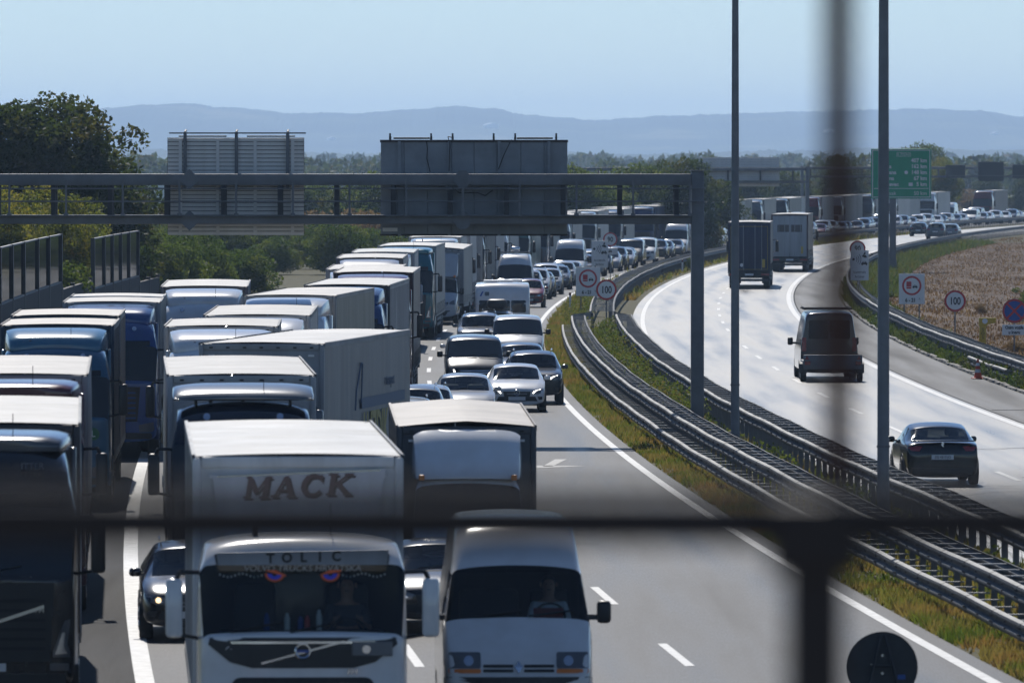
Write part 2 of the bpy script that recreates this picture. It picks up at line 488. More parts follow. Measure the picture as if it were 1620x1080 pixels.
# a spec is a list of (name, mesh, parent index or -1, role); instances share its meshes
def place_spec(rt, spec, colors={}, far=False):
    obs = []
    for name, me, pi_, role in spec:
        if far and role and role.endswith('*'):
            obs.append(None); continue
        role = (role or '').rstrip('*')
        par = rt if pi_ < 0 else obs[pi_]
        if par is None: par = rt
        o = obj(name, me, par)
        if role in colors: o.color = (*(v * (.62 if role == 'roof' else 1) for v in colors[role]), 1)
        elif role == 'roof': o.color = (.62, .62, .6, 1)
        obs.append(o)
    return obs
# ------------------------------------------------------------------ cars and vans (front at y=0, facing -y)
def add_wheel(spec, x, y, r, w, hub=.62, dual=False):
    s = 1 if x > 0 else -1
    b = MB().lathe_x([(-w / 2, r * hub), (-w / 2, r * .93), (-w * .36, r), (w * .36, r), (w / 2, r * .93), (w / 2, r * hub), (-w / 2, r * hub)], x, y, r, 22)
    spec.append(('wheel', b.mesh('wheel', RUBBER, 40), -1, 'wheel'))
    k = len(spec) - 1
    xo = x + s * w * .38
    b = MB().lathe_x([(0, .02), (s * .02, r * .22), (-s * .04, r * .3), (-s * .02, r * .5), (s * .02, r * hub), (s * .0, r * hub * 1.02)], xo, y, r, 18)
    for a in range(5):
        an = a * 2 * pi / 5
        b.tube((xo + s * .012, y + r * .2 * cos(an), r + r * .2 * sin(an)), (xo + s * .012, y + r * .58 * cos(an), r + r * .58 * sin(an)), r * .07, 5)
    spec.append(('rim', b.mesh('rim', RIM, 40), k, 'rim*'))

def mirrors(spec, x, y, z, w=.2, h=.15, role='paint', m=None, arm=.06):
    for s in (-1, 1):
        b = MB(); x0 = s * (x + arm); x1 = s * (x + arm + w)
        b.box(min(x0, x1), max(x0, x1), y - .06, y + .06, z - h / 2, z + h / 2, bev=.05)
        spec.append(('mirror', b.mesh('mirror', m or PAINT, 50), -1, role)); k = len(spec) - 1
        b = MB().box(min(s * (x - .05), x0 + s * .03), max(s * (x - .05), x0 + s * .03), y - .02, y + .03, z - h * .35, z - h * .1)
        spec.append(('mirror_arm', b.mesh('mirror_arm', BLACK), k, 'black*'))

def seats(spec, w, y0, z0, rows=2, dashy=None):
    b = MB()
    b.box(-w * .86, w * .86, dashy, dashy + .35, z0 - .35, z0 - .02, bev=.06)
    spec.append(('dashboard', b.mesh('dashboard', INTER, 50), -1, 'dark*'))
    for r in range(rows):
        for x in (-w * .45, w * .45):
            y = y0 + r * .95
            b = MB().box(x - .25, x + .25, y, y + .14, z0 - .55, z0 + .12, bev=.06).box(x - .13, x + .13, y + .01, y + .11, z0 + .15, z0 + .34, bev=.045)
            spec.append(('seat', b.mesh('seat', INTER, 50), -1, 'dark*'))

def body_parts(spec, out, names, clear=True):
    for t, (nm, m, role) in names.items():
        if t in out:
            for q in islands(out[t]): spec.append((nm, q.mesh(nm, m, 45, fix=False), -1, role))

CAR = {  # L, W, roofs: list of stations (y, ztop, kind, halfwidth of roof edge)
    'hatch': dict(L=4.4, W=1.80, H=1.44, nose=.70, cowl=(1.05, .98), head=(1.88, 1.36), roof=(2.5, 1.44), rhead=(3.62, 1.36), tail=(4.22, 1.0), gc=.22),
    'sedan': dict(L=4.7, W=1.82, H=1.45, nose=.70, cowl=(1.15, .97), head=(1.98, 1.37), roof=(2.6, 1.45), rhead=(3.4, 1.36), tail=(4.05, 1.06), gc=.2),
    'suv': dict(L=4.5, W=1.86, H=1.66, nose=.92, cowl=(1.05, 1.12), head=(1.75, 1.56), roof=(2.4, 1.66), rhead=(3.85, 1.58), tail=(4.32, 1.15), gc=.28),
    'estate': dict(L=4.65, W=1.82, H=1.50, nose=.73, cowl=(1.1, .99), head=(1.92, 1.41), roof=(2.6, 1.50), rhead=(4.05, 1.43), tail=(4.48, 1.05), gc=.22),
    'small': dict(L=3.9, W=1.70, H=1.5, nose=.74, cowl=(.85, 1.0), head=(1.55, 1.42), roof=(2.1, 1.5), rhead=(3.25, 1.42), tail=(3.7, 1.05), gc=.22),
    'mpv': dict(L=4.6, W=1.86, H=1.72, nose=.88, cowl=(.95, 1.15), head=(1.75, 1.62), roof=(2.4, 1.72), rhead=(3.9, 1.64), tail=(4.42, 1.15), gc=.24),
}
def car_spec(kind, badge=None, lit=False):
    K = CAR[kind]; L, W, H = K['L'], K['W'], K['H']; w = W / 2; zb = K['gc']; nz = K['nose']
    cyy, cz = K['cowl']; hy, hz = K['head']; ry, rz_ = K['roof']; qy, qz = K['rhead']; ty, tz = K['tail']
    wr = w * .70
    zm = zb + (nz - zb) * .75
    def low(y, wf, zt, edge=.06):     # bonnet / boot sections
        ww = w * wf
        return (y, [(0, zb), (ww * .8, zb), (ww * .97, zb + .1), (ww, zb + (zt - zb) * .55), (ww * .975, zt - edge), (ww * .8, zt - edge * .25), (ww * .45, zt), (0, zt + .012)])
    def up(y, belt, zt, k=1., wf=1.):
        ww = w * wf
        return (y, [(0, zb), (ww * .8, zb), (ww * .97, zb + .1), (ww, zb + (belt - zb) * .55), (ww * .97, belt), (wr * 1.06 * k, zt - .07), (wr * .72 * k, zt - .012), (0, zt + .012)])
    belt_f, belt_r = cz - .02, cz + .03
    st = [low(0, .72, nz - .08, .1), low(.03, .86, nz, .08), low(.16, .95, nz + .07), low(.5, .985, cz - (cz - nz) * .30), low(cyy, 1, cz, .04)]
    st += [up(hy, belt_f, hz, 1, 1), up(hy + .12, belt_f + .005, hz + .03), up(ry, belt_f + .01, rz_), up(ry + .1, belt_f + .012, rz_), up(qy - .12, belt_r, qz + .025, .98), up(qy, belt_r, qz, .96)]
    # after the rear header: down to the tail
    st += [low(ty, .96, tz, .06)]
    if kind == 'sedan': st += [low(L - .12, .93, tz - .03, .06)]
    st += [low(L - .05, .92, tz - .12, .08), low(L, .84, tz - .32, .08)]
    iC, iH = 4, 5; iR = 10
    def tg(i, j):
        if i == iC and j >= 5: return 1
        if iH < i < iR and j == 4 and i != 7: return 2
        if i == iR and j >= 5: return 3
        return 0
    out, bvh = loft_shell(st, tg, 2, ccol={4: .45, 5: .35, 2: .3}, cst={1: .4, iC: .75, iH: .6, iR: .6, iR + 1: .6})
    spec = []
    body_parts(spec, out, {0: ('body', PAINT, 'paint'), 1: ('windscreen', GLASS, None), 2: ('side_window', DGLASS, None), 3: ('rear_window', GLASS, None)})
    seats(spec, w * .9, hy + .35, cz, 2, cyy - .02)
    # nose
    gz = nz - .02
    g = [(-w * .42, gz - .05), (w * .42, gz - .05), (w * .36, gz - .2), (-w * .36, gz - .2)]
    if kind == 'hatch': g = [(-w * .47, gz - .045), (w * .47, gz - .045), (w * .42, gz - .24), (-w * .42, gz - .24)]
    if kind in ('suv', 'mpv'): g = [(-w * .55, gz - .04), (w * .55, gz - .04), (w * .48, gz - .26), (-w * .48, gz - .26)]
    spec.append(('grille', patch(bvh, g, off=.006).mesh('grille', BLACK, 40), -1, 'black*')); gi = len(spec) - 1
    b = MB()
    for t in ((.45,) if kind == 'hatch' else (.3, .7)):
        z = gz - .05 - t * (.15 if kind not in ('suv', 'mpv') else .2)
        patch(bvh, [(-w * .34, z + .008), (w * .34, z + .008), (w * .34, z - .008), (-w * .34, z - .008)], off=.016, b=b)
    spec.append(('grille_bar', b.mesh('grille_bar', RIM), gi, 'chrome*'))
    lz = zb + .16
    spec.append(('bumper_intake', patch(bvh, [(-w * .62, lz + .1), (w * .62, lz + .1), (w * .7, lz - .04), (-w * .7, lz - .04)], off=.006).mesh('bumper_intake', DARK, 40), -1, 'black*'))
    for s in (1, -1):
        h = [(w * .50, gz - .04), (w * .70, gz + .02), (w * .89, gz + .05), (w * .90, gz - .05), (w * .72, gz - .13), (w * .54, gz - .12)]
        h = h if s > 0 else mirx(h)
        spec.append(('headlight', patch(bvh, h, off=.008).mesh('headlight', LENS, 40), -1, 'lens*')); k = len(spec) - 1
        m2 = [(w * .60, gz - .085), (w * .66, gz - .055), (w * .72, gz - .085), (w * .66, gz - .11)] if not lit else [(w * .53, gz - .10), (w * .56, gz - .035), (w * .80, gz + .03), (w * .80, gz + .012), (w * .58, gz - .055), (w * .56, gz - .11)]
        m2 = m2 if s > 0 else mirx(m2)
        spec.append(('bulb' if not lit else 'daytime_lamp', patch(bvh, m2, off=.018, rings=1).mesh('bulb', DRLON if lit else CHROME), k, 'lens*'))
        f = [(w * .70, lz + .1), (w * .86, lz + .1), (w * .86, lz + .01), (w * .74, lz + .0)]
        spec.append(('fog_lamp', patch(bvh, f if s > 0 else mirx(f), off=.010).mesh('fog_lamp', BLACK), -1, 'lens*'))
    pz = zb + .2
    spec.append(('number_plate', patch(bvh, [(-.26, pz + .055), (.26, pz + .055), (.26, pz - .055), (-.26, pz - .055)], off=.02).mesh('number_plate', WHITEP), -1, 'plate*'))
    # rear
    tzz = tz - .16
    for s in (1, -1):
        h = [(w * .52, tzz + .03), (w * .88, tzz + .07), (w * .9, tzz - .07), (w * .60, tzz - .08)]
        spec.append(('tail_light', patch(bvh, h if s > 0 else mirx(h), 'rear', off=.008).mesh('tail_light', REDL, 40), -1, 'lens*'))
    spec.append(('rear_bumper', patch(bvh, [(-w * .8, zb + .22), (w * .8, zb + .22), (w * .78, zb + .06), (-w * .78, zb + .06)], 'rear', off=.012).mesh('rear_bumper', BLACK, 40), -1, 'black*'))
    pz2 = tz - .38
    spec.append(('number_plate', patch(bvh, [(-.26, pz2 + .055), (.26, pz2 + .055), (.26, pz2 - .055), (-.26, pz2 - .055)], 'rear', off=.02).mesh('number_plate', WHITEP), -1, 'plate*'))
    # wipers
    b = MB()
    for x in (-.35, .2):
        b.path([(x, cyy + .0, cz + .03), (x + .5, cyy + .12, cz + .085)], .012, 4)
    spec.append(('wiper', b.mesh('wiper', DARK), -1, 'black*'))
    mirrors(spec, w * .9, hy - .35, cz + .04, .2, .14)
    wb = L * .6; f0 = L * .19
    R = .33 if kind not in ('suv',) else .36
    for s in (-1, 1):
        for y in (f0, f0 + wb):
            sd = 'right' if s > 0 else 'left'
            spec.append(('wheel_arch', patch(bvh, [p for p in circ(y, R + .02, R + .07, 18) if p[1] > zb + .02], sd, off=.004, thick=.02, rings=1, sub=1).mesh('wheel_arch', DARK), -1, 'black*'))
            add_wheel(spec, s * (w - .10), y, R, .22)
    if kind in ('estate', 'suv', 'mpv'):
        for s in (-1, 1):
            b = MB().path([(s * wr * .92, hy + .35, hz + .10), (s * wr * .92, ry, rz_ + .05), (s * wr * .92, qy - .2, qz + .07)], .016, 6)
            spec.append(('roof_rail', b.mesh('roof_rail', CHROME, 40), -1, 'chrome*'))
    return spec, bvh, K

VAN = {
    'master': dict(L=5.6, W=1.99, zb=.30, st=[(0, .80, .80), (.05, 1.0, .92), (.16, 1.20, .97), (.62, 1.62, 1.0)], cowl=3, head=(1.18, 2.30), brow=[(1.32, 2.44), (1.62, 2.72), (2.1, 2.86)], H=2.90, wr=.80),
    'trafic': dict(L=4.95, W=1.93, zb=.26, st=[(0, .74, .80), (.04, .90, .92), (.16, 1.02, .97), (.78, 1.26, 1.0)], cowl=3, head=(1.62, 1.84), brow=[(1.75, 1.89), (2.1, 1.94), (2.5, 1.96)], H=1.96, wr=.83),
    'sprinter': dict(L=5.9, W=2.0, zb=.28, st=[(0, .80, .80), (.05, 1.0, .92), (.18, 1.14, .97), (.9, 1.36, 1.0)], cowl=3, head=(1.68, 2.12), brow=[(1.82, 2.28), (2.15, 2.56), (2.6, 2.66)], H=2.68, wr=.82),
    'daily': dict(L=1.95, W=1.96, zb=.36, st=[(0, .86, .80), (.05, 1.06, .92), (.16, 1.20, .97), (.72, 1.50, 1.0)], cowl=3, head=(1.2, 2.16), brow=[(1.3, 2.22), (1.5, 2.26), (1.7, 2.27)], H=2.27, wr=.84),
}
def van_spec(kind, glassm=None, rear_glass=True, lit=False):
    K = VAN[kind]; L, W, H, zb = K['L'], K['W'], K['H'], K['zb']; w = W / 2; wr = w * K['wr']
    def low(y, zt, wf):
        ww = w * wf
        return (y, [(0, zb), (ww * .85, zb), (ww, zb + .12), (ww, zb + (zt - zb) * .5), (ww * .99, zb + (zt - zb) * .8), (ww * .96, zt - .05), (ww * .80, zt - .015), (ww * .4, zt), (0, zt + .01)])
    cz = K['st'][3][1]; hy, hz = K['head']
    def up(y, zt, wtop):
        we = w * .985
        return (y, [(0, zb), (w * .85, zb), (w, zb + .12), (w, zb + .55), (we, cz - .06), (wtop * 1.07, hz - .10), (wtop * .98, zt - .05), (wtop * .6, zt - .006), (0, zt + .01)])
    st = [low(*s) for s in K['st']]
    st += [up(hy, hz, wr)] + [up(y, z, wr * 1.02) for y, z in K['brow']]
    n0 = len(st)
    if kind == 'daily': st += [up(L, H, wr * 1.02)]
    else: st += [up(3.1, H, wr * 1.03), up(3.2, H, wr * 1.03), up(L - .35, H - .01, wr * 1.03), up(L - .06, H - .05, wr * 1.0), up(L, H - .14, wr * .96)]
    def tg(i, j):
        if i == 3 and j >= 5: return 1
        if kind == 'daily':
            if 4 <= i <= 6 and j == 4: return 2
        elif 4 <= i < n0 - 1 and j == 4: return 2
        elif kind == 'trafic' and n0 - 1 < i < n0 + 2 and j == 4: return 2
        return 0
    out, bvh = loft_shell(st, tg, 2, ccol={4: .5, 5: .45, 2: .3, 6: .3}, cst={1: .35, 3: .75, 4: .65, len(st) - 1: .6})
    spec = []
    gm = glassm or DGLASS
    body_parts(spec, out, {0: ('body', PAINT, 'paint'), 1: ('windscreen', gm, None), 2: ('side_window', DGLASS if gm is DGLASS else GLASS, None)})
    zl = K['st'][1][1]
    m = zl - .07
    if kind == 'master':
        for s in (1, -1):
            h = rrect(w * .50, w * .93, m + .06, m + .27, .03); h = h if s > 0 else mirx(h)
            spec.append(('headlight', patch(bvh, h, off=.01).mesh('headlight', LENS, 40), -1, 'lens')); k = len(spec) - 1
            h = rrect(w * .50, w * .93, m + .0, m + .055, .015); h = h if s > 0 else mirx(h)
            spec.append(('indicator', patch(bvh, h, off=.012).mesh('indicator', AMBER), k, 'lens*'))
            h = circ(w * .66, m + .16, .065); h = h if s > 0 else mirx(h)
            spec.append(('reflector', patch(bvh, h, off=.014, rings=1).mesh('reflector', CHROME), k, 'lens*'))
            for t in range(2):
                g = rrect(w * .07, w * .47, m + .01 + t * .06, m + .05 + t * .06, .012); g = g if s > 0 else mirx(g)
                spec.append(('grille_slot', patch(bvh, g, off=.006).mesh('grille_slot', DARK), -1, 'black*'))
        b = MB(); patch(bvh, [(0, m + .16), (.055, m + .08), (0, m - .0), (-.055, m + .08)], off=.03, b=b, rings=1, sub=1)
        spec.append(('badge', b.mesh('badge', CHROME), -1, 'chrome*'))
        spec.append(('bumper', patch(bvh, rrect(-w * .985, w * .985, .42, m - .05, .05), off=.05, thick=.10, sub=4).mesh('bumper', BLACK, 40), -1, 'black'))
        pz = .66
    else:
        for s in (1, -1):
            h = [(w * .62, m + .02), (w * .70, m + .10), (w * .92, m + .20), (w * .95, m + .06), (w * .88, m - .06), (w * .66, m - .05)]
            h = h if s > 0 else mirx(h)
            spec.append(('headlight', patch(bvh, h, off=.01).mesh('headlight', LENS, 40), -1, 'lens')); k = len(spec) - 1
            if lit:
                h = [(w * .66, m - .02), (w * .69, m + .06), (w * .74, m + .06), (w * .71, m - .03)]; h = h if s > 0 else mirx(h)
                spec.append(('daytime_lamp', patch(bvh, h, off=.02, rings=1).mesh('daytime_lamp', DRLON), k, 'lens*'))
        spec.append(('grille', patch(bvh, [(-w * .58, m + .06), (w * .58, m + .06), (w * .52, m - .1), (-w * .52, m - .1)], off=.008).mesh('grille', BLACK, 40), -1, 'black'))
        k = len(spec) - 1
        b = MB()
        for t in (-.05, .02): patch(bvh, [(-w * .5, m + t + .012), (w * .5, m + t + .012), (w * .5, m + t - .012), (-w * .5, m + t - .012)], off=.02, b=b)
        spec.append(('grille_bar', b.mesh('grille_bar', CHROME), k, 'chrome*'))
        spec.append(('bumper', patch(bvh, rrect(-w * .95, w * .95, zb + .06, zb + .30, .05), off=.012, thick=.08, sub=4).mesh('bumper', BLACK, 40), -1, 'black'))
        pz = zb + .24
    spec.append(('number_plate', patch(bvh, rrect(-.26, .26, pz - .055, pz + .055, .01), off=.075 if kind == 'master' else .03).mesh('number_plate', WHITEP), -1, 'plate*'))
    b = MB()
    for x in (-.55, .15):
        b.path([(x, K['st'][3][0] - .02, cz + .03), (x + .6, K['st'][3][0] + .06, cz + .10)], .014, 4)
    spec.append(('wiper', b.mesh('wiper', DARK), -1, 'black*'))
    my = hy - .15
    mirrors(spec, w * .97, my, cz + .06 if kind != 'trafic' else cz + .1, .19, .30 if kind != 'trafic' else .2, 'black', BLACK, .10)
    if kind != 'daily':
        # rear doors
        for s in (1, -1):
            if rear_glass:
                g = rrect(.04, w * .72, H * .60, min(H * .88, H - .35) if H > 2.4 else H * .88, .05); g = g if s > 0 else mirx(g)
                spec.append(('rear_window', patch(bvh, g, 'rear', off=.008).mesh('rear_window', DGLASS, 40), -1, None))
            t = rrect(w * .80, w * .95, H * .42, H * .62, .03); t = t if s > 0 else mirx(t)
            spec.append(('tail_light', patch(bvh, t, 'rear', off=.01).mesh('tail_light', REDL), -1, 'lens*'))
        spec.append(('door_seam', patch(bvh, [(-.006, .5), (.006, .5), (.006, H - .3), (-.006, H - .3)], 'rear', off=.003).mesh('door_seam', DARK), -1, 'black*'))
        spec.append(('rear_bumper', patch(bvh, rrect(-w * .95, w * .95, zb + .1, zb + .30, .04), 'rear', off=.05, thick=.08).mesh('rear_bumper', BLACK), -1, 'black*'))
        spec.append(('number_plate', patch(bvh, rrect(-.5, -.0, zb + .45, zb + .56, .01), 'rear', off=.02).mesh('number_plate', WHITEP), -1, 'plate*'))
    ax = (.85, L - 1.2) if kind != 'daily' else (.85,)
    for s in (-1, 1):
        for y in ax:
            spec.append(('wheel_arch', patch(bvh, [p for p in circ(y, .36, .42, 18) if p[1] > zb + .02], 'right' if s > 0 else 'left', off=.004, thick=.02, rings=1, sub=1).mesh('wheel_arch', DARK), -1, 'black*'))
            add_wheel(spec, s * (w - .12), y, .34, .22)
    return spec, bvh, K

# ------------------------------------------------------------------ lorries
def cab_spec(style):
    """cab-over tractor unit; fm = flat low roof, fh = tall domed roof, xf = mid roof"""
    Hc = {'fm': 3.18, 'fh': 3.78, 'xf': 3.55}[style]
    w = 1.24; zb = .42; cz = 2.07 if style == 'fm' else 1.98; hz = {'fm': 2.92, 'fh': 2.98, 'xf': 2.92}[style]
    def low(y, zt, wf):
        ww = w * wf
        return (y, [(0, zb), (ww * .86, zb), (ww, zb + .15), (ww, 1.15), (ww * 1., zt - .35), (ww * .985, zt - .06), (ww * .92, zt - .02), (ww * .6, zt), (0, zt + .01)])
    def up(y, zt, wt, ze):
        return (y, [(0, zb), (w * .86, zb), (w, zb + .15), (w, 1.15), (w, cz - .03), (w * .985, hz - .12), (wt, ze), (wt * .72, zt - .01), (0, zt + .02)])
    st = [low(0, cz - .05, .80), low(.03, cz, .93), (.085, low(.085, cz, .965)[1])]
    st += [up(.36, hz, w * .93, hz - .04)]
    if style == 'fm':
        st += [up(.42, hz + .10, w * .93, hz + .03), up(.62, Hc, w * .92, Hc - .10), up(1.2, Hc + .03, w * .93, Hc - .08), up(2.0, Hc, w * .93, Hc - .1), up(2.08, Hc - .05, w * .92, Hc - .14)]
    elif style == 'fh':
        st += [up(.42, hz + .12, w * .93, hz + .05), up(.58, hz + .48, w * .90, hz + .36), up(.95, Hc, w * .86, Hc - .17), up(1.6, Hc + .06, w * .87, Hc - .1), up(2.15, Hc + .04, w * .88, Hc - .1), up(2.22, Hc, w * .87, Hc - .16)]
    else:
        st += [up(.40, hz + .1, w * .94, hz + .04), up(.52, hz + .34, w * .92, hz + .25), up(.8, Hc, w * .89, Hc - .14), up(1.6, Hc + .04, w * .9, Hc - .1), up(2.1, Hc + .02, w * .9, Hc - .1), up(2.18, Hc - .02, w * .89, Hc - .16)]
    def tg(i, j):
        if i == 2 and j >= 5: return 1
        if i in (3, 4) and j == 4: return 2
        return 0
    out, bvh = loft_shell(st, tg, 2, ccol={2: .4, 4: .4, 5: .5, 6: .45}, cst={0: .2, 1: .3, 2: .8, 3: .7, len(st) - 1: .7})
    spec = []
    gm = GLASS if style == 'fm' else DGLASS
    body_parts(spec, out, {0: ('cab', PAINT, 'paint'), 1: ('windscreen', gm, None), 2: ('side_window', DGLASS, None)})
    P = lambda nm, outl, m, off=.01, par=-1, role=None, **k: spec.append((nm, patch(bvh, outl, off=off, **k).mesh(nm, m, 40), par, role))
    def sym(nm, outl, m, off=.01, role=None, **k):
        for s in (1, -1): P(nm, outl if s > 0 else mirx(outl), m, off, -1, role, **k)
    if style == 'fm':
        P('front_panel', [(-1.10, 2.03), (1.10, 2.03), (1.12, 1.95), (.86, 1.74), (.6, 1.67), (-.6, 1.67), (-.86, 1.74), (-1.12, 1.95)], BLACK, .012, sub=3, rings=3)
        P('trim_strip', [(-.86, 1.985), (.86, 1.985), (.84, 1.958), (-.84, 1.958)], CHROME, .022, role='chrome*', sub=4)
        P('grille', rrect(-.84, .84, 1.0, 1.56, .10), DARK, .012, sub=3)
        for t in range(5): P('grille_bar', rrect(-.74, .74, 1.08 + t * .09, 1.105 + t * .09, .01), BLACK, .03, role='black*')
        P('sunvisor_panel', [(-1.02, 2.88), (1.02, 2.88), (1.04, 2.99), (-1.04, 2.99)], BLACK, .012, role='black*', sub=3)
        sym('headlight', [(.74, .98), (1.14, 1.22), (1.15, .98), (1.10, .84), (.80, .84)], LENS, .012, 'lens')
    elif style == 'fh':
        P('grille', [(-.92, 1.90), (.92, 1.90), (.86, .82), (-.86, .82)], BLACK, .012, sub=4, rings=3)
        for t in range(6): P('grille_bar', rrect(-.8, .8, .98 + t * .13, 1.03 + t * .13, .01), DARK, .026, role='black*')
        P('badge_bar', [(-.8, 1.03), (.78, 1.55), (.78, 1.60), (-.8, 1.08)], CHROME, .04, role='chrome*', sub=4)
        sym('lamp_reflector', [(.93, .92), (1.03, 1.22), (1.07, 1.22), (1.05, 1.0), (1.10, .93)], CHROME, .03, 'lens*')
        sym('fog_lamp', rrect(.86, 1.12, .70, .80, .02), LENS, .02, 'lens*')
        sym('headlight', [(.90, .95), (1.06, 1.38), (1.14, 1.40), (1.10, 1.05), (1.14, .95), (1.13, .88), (.90, .88)], LENS, .012, 'lens')
        P('sunvisor_panel', [(-1.0, 2.93), (1.0, 2.93), (1.0, 3.10), (-1.0, 3.10)], BLACK, .012, role='black*', sub=3)
    else:
        P('grille', [(-.78, 1.84), (.78, 1.84), (.70, .95), (-.70, .95)], BLACK, .012, sub=4, rings=3)
        for t in range(6): P('grille_bar', rrect(-.66, .66, 1.02 + t * .13, 1.06 + t * .13, .01), PAINT, .026, role='paint')
        sym('headlight', [(.74, .86), (1.12, .94), (1.14, .74), (1.08, .68), (.76, .68)], LENS, .012, 'lens')
        P('sunvisor_panel', [(-1.02, 2.89), (1.02, 2.89), (1.02, 3.02), (-1.02, 3.02)], DGLASS, .03, role='black*', sub=3, thick=.05)
        sym('roof_lamp', circ(.62, Hc - .22, .06, 10), CHROME, .03, 'lens*')
    P('bumper_step', rrect(-1.08, 1.08, .50, .66, .05), BLACK, .03, role='black', sub=3, thick=.06)
    P('number_plate', rrect(-.26, .26, .69, .80, .01), WHITEP, .03, role='plate*')
    for x in (-.85, -.15):      # wipers
        b = MB().path([(x, .07, cz + .02), (x + .62, .12, cz + .14)], .014, 4)
        spec.append(('wiper', b.mesh('wiper', DARK), -1, 'black*'))
    for s in (-1, 1):           # mirrors on arms
        b = MB().box(s * 1.42, s * 1.62, .14, .30, 2.02, 2.72, bev=.05)
        spec.append(('mirror', b.mesh('mirror', BLACK if style != 'fm' else PAINT, 50), -1, 'mirror')); k = len(spec) - 1
        b = MB().path([(s * 1.2, .42, 2.78), (s * 1.45, .2, 2.80), (s * 1.52, .22, 2.65)], .03, 6).path([(s * 1.22, .40, 2.0), (s * 1.50, .22, 2.06)], .025, 6)
        spec.append(('mirror_arm', b.mesh('mirror_arm', BLACK, 40), k, 'black*'))
        # steps, arch
        for a0, a1, c0, c1 in ((.15, .62, .48, .78), (1.75, 2.2, .5, 1.0)):
            spec.append(('step', MB().box(s * 1.08, s * 1.26, a0, a1, c0, c1, bev=.03).mesh('step', PLAIN, 40), -1, 'skirt'))
        spec.append(('wheel_arch', patch(bvh, [p for p in circ(1.18, .52, .60, 20) if p[1] > .46], 'right' if s > 0 else 'left', off=.006, thick=.02, rings=1, sub=1).mesh('wheel_arch', DARK), -1, 'black*'))
        add_wheel(spec, s * 1.10, 1.18, .51, .30, .58)
        add_wheel(spec, s * .98, 4.9, .51, .52, .58)
        b = MB().box(s * .8, s * 1.24, 2.35, 3.95, .45, 1.0, bev=.12)
        spec.append(('fuel_tank', b.mesh('fuel_tank', RIM, 40), -1, 'tank'))
    b = MB().box(-.45, .45, 1.0, 5.9, .75, 1.0).box(-.6, .6, 4.2, 5.6, 1.0, 1.18)
    spec.append(('chassis', b.mesh('chassis', CHASSIS), -1, 'chassis'))
    b = MB()
    for x in (-.55, .35): b.tube((x, .95, Hc), (x, .95, Hc + .4 if x > 0 else Hc + .12), .006 if x > 0 else .035, 5)
    spec.append(('antenna', b.mesh('antenna', DARK), -1, 'black*'))
    return spec, bvh, Hc

def deflector_spec(style, kind):
    Hc = {'fm': 3.18, 'fh': 3.78, 'xf': 3.55}[style]
    spec = []; w = 1.16
    def sec(y, z0, z1, ww):
        return (y, [(0, z0), (ww * .6, z0), (ww, z0), (ww, z0 + (z1 - z0) * .5), (ww * .97, z1 - .05), (ww * .8, z1), (0, z1 + .015)])
    if kind == 'full':
        zt = max(3.92, Hc + .12)
        st = [sec(.85, Hc - .12, Hc + .02, w * .84), sec(1.0, Hc - .12, Hc + (zt - Hc) * .45 + .02, w * .9), sec(1.5, Hc - .12, Hc + (zt - Hc) * .85, w * .97), sec(2.15, Hc - .12, zt, w), sec(2.3, Hc - .14, zt, w)]
        out, bvh = loft_shell(st, lambda i, j: 0, 2, ccol={2: .6, 4: .75, 5: .3}, cst={0: .5, 1: .3, 3: .4, 4: .8})
        spec.append(('roof_deflector', out[0].mesh('roof_deflector', PAINT, 45, fix=False), -1, 'deflector'))
        for s in (-1, 1):
            b = MB().box(s * 1.14, s * 1.22, 2.05, 2.62, 1.1, Hc - .1, bev=.02)
            spec.append(('side_deflector', b.mesh('side_deflector', PAINT, 40), -1, 'deflector'))
    elif kind == 'wing':
        st = [sec(.75, Hc + .06, Hc + .10, w * 1.0), sec(.88, Hc + .03, Hc + .20, w * 1.04), sec(1.4, Hc + .05, Hc + .30, w * 1.04), sec(1.75, Hc + .20, Hc + .32, w * 1.03)]
        out, bvh = loft_shell(st, lambda i, j: 0, 2, ccol={2: .6, 4: .5}, cst={0: .5, 3: .7})
        spec.append(('roof_deflector', out[0].mesh('roof_deflector', PAINT, 45, fix=False), -1, 'deflector'))
        b = MB()
        for x in (-.8, 0, .8): b.tube((x, 1.1, Hc - .05), (x, 1.1, Hc + .12), .03, 6)
        spec.append(('deflector_strut', b.mesh('deflector_strut', BLACK), len(spec) - 1, 'black*'))
    return spec

